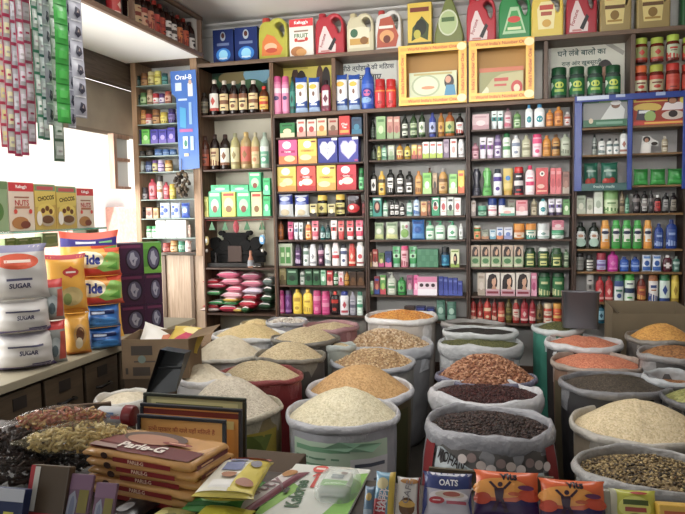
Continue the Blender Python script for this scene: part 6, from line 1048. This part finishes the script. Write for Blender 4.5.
t = thing('carton', 'closed brown carton holding up the framed signs behind the biscuits', 'box', (-.79, 1.62, 0)); obj('carton_body', MB().bbox(-.15, .2, -.16, .16, 0, FB, mat('4a3826', .8), .004), t)
# three framed signs leaning behind the biscuits
def framed(label, tl, tr, bot, Y, fcol, mcol, prims, lean):
    a, b = on_y(*tl, Y), on_y(*tr, Y); w = (b - a).length; h = (a.z+b.z)/2 - FB - .002; rz = math.atan2(b.y-a.y, b.x-a.x); roll = -math.atan2(b.z-a.z, b.x-a.x)*0
    t = thing('framed_sign', label, 'sign', ((a.x+b.x)/2, Y - h*math.tan(lean), FB+.001), (-lean, 0, rz), 'framed signs leaning behind the biscuits'); f = .009; H2 = h/math.cos(lean)
    obj('frame', MB().bbox(-w/2, w/2, -.006, .006, 0, f, mat(fcol, .35), .002).bbox(-w/2, w/2, -.006, .006, H2-f, H2, mat(fcol, .35), .002).bbox(-w/2, -w/2+f, -.006, .006, f, H2-f, mat(fcol, .35), .002).bbox(w/2-f, w/2, -.006, .006, f, H2-f, mat(fcol, .35), .002), t)
    obj('sheet', MB().box(-w/2+f, w/2-f, .0, .004, f, H2-f, mat(mcol, .5)), t); mb = MB()
    paint(mb, lambda u, v, e: (-w/2+f+(w-2*f)*u, -.0006-e, f+(H2-2*f)*v), w-2*f, H2-2*f, prims); obj('printed_sheet', mb, t)
framed('rearmost framed sign with thin dark frame and pale green sheet', (144,392.6), (246,397.5), 470, 1.66, '2a3028', 'a8a878', [('r',.05,.84,.95,.95,'c4c48c'),('r',.1,.87,.8,.9,'5a6a40'),('r',.02,.1,.06,.8,'6a7a48')], .06)
framed('middle framed sign with dark frame and orange bordered green sheet', (141,403), (242,408), 470, 1.60, '23242c', 'dc9c40', [('r',.0,.88,1,.97,'6a1c1c'),('r',.05,.7,.95,.84,'d0c880'),('r',.1,.74,.6,.79,'6a8a40'),('r',.88,.1,.96,.7,'d89838'),('r',.8,.62,.86,.82,'6a1c2c'),('e',.2,.76,.05,.06,'a83c28')], .06)
framed('nearest framed sign, dark frame, orange sheet with red Hindi lettering', (138,412.4), (226,420.5), 470, 1.53, '2a2c34', 'eca848', [('t','सभी प्रकार की दालें यहाँ मिलती हैं',.5,.82,.12,'b03820',.88,0,.005),('r',.06,.66,.9,.7,'f0b868')], .06)
# yellow packet, green packet beneath, nut pack
lie('snack_pouch', 'packet', 'yellow and white cereal pouch lying beside the biscuit stack', ((191,493),(252,501),(276,460),(222,462)), 'pouch c8b83c', .03, [('p',[(.02,.05),(.98,.05),(.98,.95),(.02,.95)],'e6e2d0'),('p',[(.55,.05),(.98,.05),(.98,.95),(.7,.95)],'dcc830'),('r',.2,.04,.58,.26,'f0eee8'),('r',.22,.5,.6,.72,'7a84b0'),('r',.26,.76,.6,.86,'8a94b8'),('e',.8,.72,.1,.12,'8a8a98'),('e',.45,.36,.14,.06,'a86838'),('e',.8,.2,.16,.08,'a86848'),('r',.3,.92,.98,.99,'c84838')], TZ+.04, pitch=.0)
lie('packet', 'packet', 'bright green packet under the yellow cereal pouch', ((188,508),(246,517),(262,480),(206,478)), 'pouch 3a8a3c', .03, [('e',.5,.25,.3,.16,'a8d898'),('r',.05,.05,.95,.12,'2a6a38')], TZ)
lie('packet', 'packet', 'bright yellow packet at the bottom edge before the green one', ((178,545),(236,552),(246,510),(190,504)), 'pouch e0d81c', .03, [('r',.1,.8,.9,.9,'c8c010')], TZ)
lie('snack_bar_pack', 'packet', 'white and maroon pack with nuts beside the large white pack', ((247,520),(268,526),(284,470),(264,466)), 'pouch d8d0d0', .02, [('r',.8,0,1,1,'8a4a58'),('t','nutty',.4,.45,.2,'8a6a70',.6,80,.01),('e',.5,.85,.3,.1,'b07838'),('e',.3,.12,.25,.08,'98602c')], TZ)
# large white and green blister pack
c, rz, w, l = quad(((267,516),(353,519),(363,470),(285.4,460)), TZ+.012)
o = thing('sweetener_pack', 'large white and green blister pack with small white box inside', 'packet', (c.x, c.y, TZ+.002), (0, 0, rz))
obj('card', MB().bbox(-w/2, w/2, -l/2, l/2, 0, .008, mat('d8dcd4', .35), .003), o)
mb = MB(); paint(mb, lambda u, v, e: (-w/2+w*u, -l/2+l*v, .008+e), w, l, [('p',[(0,0),(.08,0),(.3,.5),(.12,.62),(0,.6)],'8ac050'),('p',[(1,0),(1,.9),(.86,.86),(.8,.3),(.7,0)],'7ab840'),('t','Kaloree',.3,.4,.12,'3a6a48',.5,97,.03),('p',[(.4,.52),(.45,.52),(.43,.8),(.385,.8)],'c8382c'),('p',[(.385,.8),(.42,.8),(.36,.72),(.34,.74)],'c8382c'),('e',.39,.89,.1,.075,'d83c2c'),('r',.33,.87,.45,.91,'f0d8d0'),('r',.14,.36,.19,.46,'2a3a2c')]); obj('card_print', mb, o)
mb = MB().bbox(w*.08, w*.38, -l*.12, l*.18, .009, .03, mat('e8ece4', .4), .003); paint(mb, lambda u, v, e: (w*.08+w*.3*u, -l*.12+l*.3*v, .0305+e), w*.3, l*.3, [('r',.0,0,1,.4,'6ab038'),('r',.25,.5,.75,.75,'7a8a90'),('e',.7,.85,.14,.1,'8a6a60')]); obj('sweetener_box', mb, o)
obj('blister', MB().lathe([(1,.009),(1,.025),(.9,.034),(.5,.038)], mat('e8f0ec', .08, alpha=.3), w*.25, l*.25, p=3, n=24, cx=w*.25, cy=l*.02), o)
# standing packets in a row, leaning back against a cardboard strip
def stand(name, cat, label, x0, x1, yt, yb, spec, t, des, lean=.5, grp=None, z=TZ, Y=None):
    xc = (x0+x1)/2; p = on_z(xc, yb, z) if Y is None else on_y(xc, yb, Y); k = dist(p)/FPX
    top = None
    for L in [i*.004 for i in range(10, 120)]:
        q = Vector((p.x, p.y + t*.3 + L*math.sin(lean), p.z + .001 + t*.25 + L*math.cos(lean))); d = M.transposed() @ (q - CAM)
        if d.y/d.z*FPX + CY < yt: top = L; break
    L = top or .12; k2 = dist(p + Vector((0, L*math.sin(lean)/2, L*math.cos(lean)/2)))/FPX
    return spawn(name, cat, label, make(spec, (x1-x0)*k2, L, t, des), p + Vector((0, t*.3, .001 + t*.25)), (-lean, 0, 0.05), grp)
stand('snack_packet','packet','small blue, red and yellow packet left of the chocolate biscuit packet',371.5,393,473,527,'pouch 6aa0c0',.025,[('r',0,0,.62,.42,'c8303c'),('r',.72,0,1,1,'d8b830'),('t','HAPPY',.34,.4,.12,'f0e0e0',.5,80,.03),('t','HAPPY',.56,.4,.12,'f0e0e0',.5,80,.03),('e',.4,.72,.3,.12,'d8c890')],.6)
stand('snack_packet','packet','small grey blue packet beside the large white blister pack',361,372,487,532,'pouch 5a7a98',.02,[('r',.1,.1,.9,.4,'98a8b8'),('e',.5,.7,.3,.1,'c8a858')],.6)
stand('biscuit_packet','packet','white packet with chocolate biscuits beside the oats',393.5,418.5,477,528,'pouch d4d0cc',.025,[('e',.5,.3,.34,.2,'6a4420'),('e',.5,.36,.36,.08,'d8a840'),('e',.55,.88,.4,.08,'b07830'),('r',.94,0,1,1,'a84848'),('t','CAFE',.5,.62,.16,'8a8488',.6,80,.01)],.6)
stand('oats_packet','packet','blue packet lettered OATS with a bowl picture',420,472.5,474.5,530,'pouch c8c4d0',.03,[('p',[(0,.66),(.5,.6),(1,.68),(1,1),(0,1)],'2c3a78'),('r',.32,.9,.68,.95,'c8d0e0'),('t','OATS',.52,.76,.13,'f0f0f4',.46,0,.03),('p',[(0,0),(.1,.3),(.08,.62),(0,.68)],'3a4888'),('p',[(1,0),(.94,.4),(1,.66)],'3a4888'),('e',.54,.5,.4,.11,'e8e0e4'),('e',.56,.52,.3,.07,'d8c8b8'),('e',.6,.53,.18,.05,'b05848'),('e',.3,.4,.16,.07,'b82838'),('r',.5,.34,.9,.4,'b8485c'),('r',.22,.39,.38,.41,'e8d0d0')],.55)
VT = [('r',0,.0,1,.36,'3a1c54'),('p',[(.55,.3),(1,.3),(1,.58)],'2c1858'),('e',.4,.62,.45,.2,'f4a030'),('e',.85,.5,.18,.12,'d84820'),('e',.12,.4,.14,.12,'c8401c'),('t','Vits',.52,.87,.19,'1c1420',.55,0,.05),('p',[(.3,.6),(.46,.62),(.44,.36),(.34,.36)],'3a1c34'),('p',[(.26,.16),(.33,.16),(.4,.38),(.35,.4)],'3a1c34'),('p',[(.46,.14),(.53,.16),(.45,.4),(.4,.38)],'3a1c34'),('p',[(.3,.6),(.2,.72),(.24,.74),(.36,.6)],'3a1c34'),('p',[(.44,.62),(.54,.76),(.57,.73),(.47,.58)],'3a1c34'),('e',.39,.68,.04,.05,'3a1c34'),('e',.8,.64,.13,.05,'6a2c5c'),('e',.62,.5,.1,.04,'c85828')]
stand('biscuit_packet','packet','orange and purple biscuit packet with leaping figure, left of the pair',473,540.5,473,530,'pouch e86018',.035,VT,.55,'orange biscuit packets')
stand('biscuit_packet','packet','orange and purple biscuit packet with leaping figure, right of the pair',540.5,608,480.5,538,'pouch e86018',.035,VT,.55,'orange biscuit packets')
stand('snack_packet','packet','yellow green packet right of the orange biscuit packets',613,660,491.5,540,'pouch c0c030',.03,[('r',.0,0,.12,1,'b8b8a0'),('e',.5,.55,.36,.26,'d8d860'),('r',.24,.6,.8,.72,'4a5a20'),('r',.28,.44,.74,.54,'a83c28'),('e',.6,.9,.2,.05,'b83c28'),('e',.5,.3,.2,.1,'3a3a18')],.55)
stand('packet','packet','flat grey packet between the biscuit and yellow packets',602,618,490,535,'pouch 8a8878',.02,[('r',.1,.1,.9,.9,'989684')],.6)
stand('carton','box','yellow orange carton at the bottom right corner',660,704,505,545,'box e0b020',.05,[('r',.1,.55,.9,.8,'c85820'),('r',.2,.2,.8,.4,'b88018')],.3)
a, b = on_y(429, 478, 1.275), on_y(554, 478, 1.275)
t = thing('cardboard_strip', 'brown cardboard strip standing behind the oats and biscuit packets', 'cardboard', ((a.x+b.x)/2, 1.275, TZ+.001), (0, 0, 0)); obj('board', MB().bbox(-(b.x-a.x)/2, (b.x-a.x)/2, -.004, .004, 0, on_y(490, 472.5, 1.275).z-TZ, mat('5a5240', .8), .001), t)
# ------------------------------------------------------------------ left end of the table: cartons, blister packs, pasta
stand('carton','box','brown backed carton with red and white edge at lower left',21,64,467,530,'box 54422c',.02,[('r',0,0,1,.2,'a82028'),('r',.2,.06,.9,.12,'d8a840'),('r',0,.2,.12,1,'b82830'),('r',.12,.22,.26,.98,'d0ccc0')],.35)
stand('carton','box','blue carton with yellow square at bottom left corner',-14,21,488,540,'box 1c2c58',.02,[('r',0,.72,1,1,'c0c4cc'),('r',.42,.1,.75,.5,'d0c838'),('r',.8,.2,.95,.45,'3a5a98')],.35)
BP = [('r',0,.72,1,1,'8a6480'),('p',[(.1,.05),(.45,.05),(.5,.5),(.35,.7),(.15,.6)],'9a9eae'),('e',.32,.35,.1,.25,'787e98'),('r',.55,.3,.95,.72,'8a7e28'),('r',0,0,1,.06,'8a5878')]
stand('blister_pack','packet','pink blister pack with yellow label, left of the pair at bottom',59,86,474.5,532,'box 7a5870',.008,BP,.4,'pink blister packs at the table edge')
stand('blister_pack','packet','pink blister pack with yellow label, right of the pair at bottom',87,110,485,540,'box 7a5870',.008,BP,.4,'pink blister packs at the table edge')
lie('packet','packet','small black packet under the biscuit stack edge',((112,522),(142,528),(147,503),(114,498)),'pouch 1c1c1e',.02,[('e',.4,.5,.2,.2,'8a8a8c'),('r',.1,.1,.5,.2,'5a5a5c')],TZ)
lie('packet','packet','olive speckled packet before the biscuit stack',((146,530),(184,536),(186,512),(150,508)),'pouch 98904c',.025,[('e',.3,.5,.2,.2,'c0b868'),('e',.65,.4,.2,.2,'6a6830')],TZ)
def pasta_bag(label, px, py, L, W, Ht, rz, cols, dark, z=TZ, n=260, s=.014, seed=1, roll=0):
    p = on_z(px, py, z + Ht*.5); t = thing('pasta_bag', label, 'bag', (p.x, p.y, z+.002), (0, 0, rz), 'clear bags lying at the left end'); rnd = random.Random(seed)
    mb = MB(); N = 28
    rings = []
    for j in range(15):
        u = j/14; x = (u-.5)*L*1.16; f = math.sin(PI*min(1, max(0, (u-.06)/.86)))**.55 if .06 < u < .92 else .12
        rings.append([(x + .006*math.sin(5*a+j), (W/2*f*(1+.07*math.sin(3*a+j*2)))*math.cos(a)*1.03, Ht*.5 + Ht*.53*f*math.sin(a)*(1+.06*math.sin(4*a+j*1.3))) for a in (2*PI*i/N for i in range(N))])
    mb.loft(rings, mat(dark, .12, alpha=.2)); obj('clear_bag', mb, t); g = MB(); ms = [mat(c, .5) for c in cols]
    for _ in range(n):
        u = rnd.uniform(-.43, .43); f = max(.15, math.cos(PI*u))**.55; a = rnd.uniform(0, 2*PI); r = math.sqrt(rnd.random())*.9
        q = Vector((u*L, W/2*f*r*math.cos(a), Ht*.5 + Ht*.47*f*r*math.sin(a))); d = Vector((rnd.uniform(-1,1), rnd.uniform(-1,1), rnd.uniform(-.5,.5))).normalized()*s; e = d.orthogonal().normalized()*s*.5
        g.tube([q-d, q+e*.6, q+d], s*.34, ms[rnd.randrange(len(ms))], 6)
    o = obj('pasta', g, t); o['kind'] = 'stuff'; return t
pasta_bag('clear bag of yellow macaroni lying in front', 79, 438, .215, .085, .06, .5, ('dcc070','e8d08c','ccac58'), 'b0a480', TZ+.06, 300, .0085, 1)
pasta_bag('clear bag of red and yellow pasta behind the macaroni bag', 62, 420, .19, .075, .055, .4, ('d0a058','c06c44','d0ac68','b05c3c'), '9a8c80', TZ+.085, 260, .0085, 2)
pasta_bag('clear bag of brown pasta shells at the far left', 22, 441, .16, .1, .07, .5, ('4a342a','5a4034','3a2820'), '5a504c', TZ+.04, 200, .01, 3)
pasta_bag('dark clear bag of brown pieces at left edge below', 8, 470, .17, .1, .07, .3, ('3a2820','2e201a','4a342a'), '4a423e', TZ+.0, 160, .01, 4)
pasta_bag('clear bag of dark grey pieces under the macaroni bag', 55, 458, .2, .11, .06, .2, ('2e2a28','3a3634','443e3a'), '4a4846', TZ, 200, .009, 5)
p = on_y(100, 414, 1.62); k = dist(p)/FPX; R_ = 8.2*k
t = thing('carton', 'small brown carton under the fallen white jar', 'box', (p.x+.04, 1.62, 0)); obj('carton_body', MB().bbox(-.05, .045, -.05, .05, 0, p.z-10.5*k-.001, mat('4a3826', .8), .003), t)
t = thing('jar', 'white plastic jar with red lid lying on its side before the signs', 'jar', (p.x, 1.62, p.z), (0, PI/2, .05))
obj('body', MB().lathe([(.9,0),(1,.006),(1,28*k)], mat('b0b0b2', .35), R_, R_), t); obj('lid', MB().lathe([(1.25,28*k),(1.25,37*k),(1.15,38*k)], mat('7a181c', .35), R_, R_), t)
mb = MB()
paint(mb, lambda u, v, e: (-(R_+.001+e)*math.sin((v-.2)*1.4), -(R_+.001+e)*math.cos((v-.2)*1.4), 28*k*u), 28*k, R_*1.4, [('r',.4,.2,.7,.6,'4a6a98'),('r',.6,.1,.95,.35,'b84848')], .0006, True); obj('label', mb, t)
q = on_z(80, 405, 1.0); t = thing('cardboard_strip', 'brown cardboard piece leaning by the counter drawers', 'cardboard', (q.x, q.y+.05, .93), (.5, 0, .5)); obj('board', MB().bbox(-.1, .06, -.003, .003, 0, .08, mat('6a5440', .8), .001), t)
# ------------------------------------------------------------------ daylight and added fill light
sc = bpy.context.scene
w = bpy.data.worlds.new('sky'); sc.world = w; w.use_nodes = True
nt = w.node_tree; bg = nt.nodes['Background']
sky = nt.nodes.new('ShaderNodeTexSky'); sky.sky_type = 'HOSEK_WILKIE'; sky.turbidity = 6; sky.sun_direction = Vector((-.5, -.45, .75)).normalized()
mixn = nt.nodes.new('ShaderNodeMix'); mixn.data_type = 'RGBA'; mixn.inputs[0].default_value = .75; mixn.inputs[7].default_value = (1, 1, 1, 1)
nt.links.new(sky.outputs[0], mixn.inputs[6]); nt.links.new(mixn.outputs[2], bg.inputs['Color']); bg.inputs['Strength'].default_value = 1.2
def area(name, loc, target, sx, sy, power, col=(1,1,1)):
    l = bpy.data.lights.new(name, 'AREA'); l.shape = 'RECTANGLE'; l.size = sx; l.size_y = sy; l.energy = power; l.color = col
    o = bpy.data.objects.new(name, l); C.objects.link(o); o.location = loc
    o.rotation_euler = (Vector(target) - Vector(loc)).to_track_quat('-Z', 'Y').to_euler(); return o
sun = bpy.data.lights.new('sun', 'SUN'); sun.energy = 13; sun.angle = .02; so = bpy.data.objects.new('sun', sun); C.objects.link(so)
so.rotation_euler = Vector((-.3, .35, -.85)).to_track_quat('-Z', 'Y').to_euler()
area('opening_light', (XL-.5, 2.6, 1.9), (0, 3.4, 1.4), 4.0, 1.3, 110, (1, .99, .96))
area('bounce_light', (XL-.8, 2.6, .9), (-1.5, 3.0, 2.9), 3.0, .8, 50, (1, .99, .96))
area('ceiling_light', (-.5, 2.7, 3.03), (-.5, 3.1, 0), 2.6, .6, 44, (1, .97, .93))
area('shelf_fill_light', (-.6, -1.2, 2.5), (-.9, 4.8, 2.0), 2.4, .8, 15, (1, .98, .95)).data.spread = math.radians(44)  # unseen fill lamp added to brighten the shelves, beam narrowed to spare the foreground
sc.view_settings.view_transform = 'Standard'; sc.view_settings.look = 'None'; sc.view_settings.exposure = .08
bpy.context.view_layer.update()
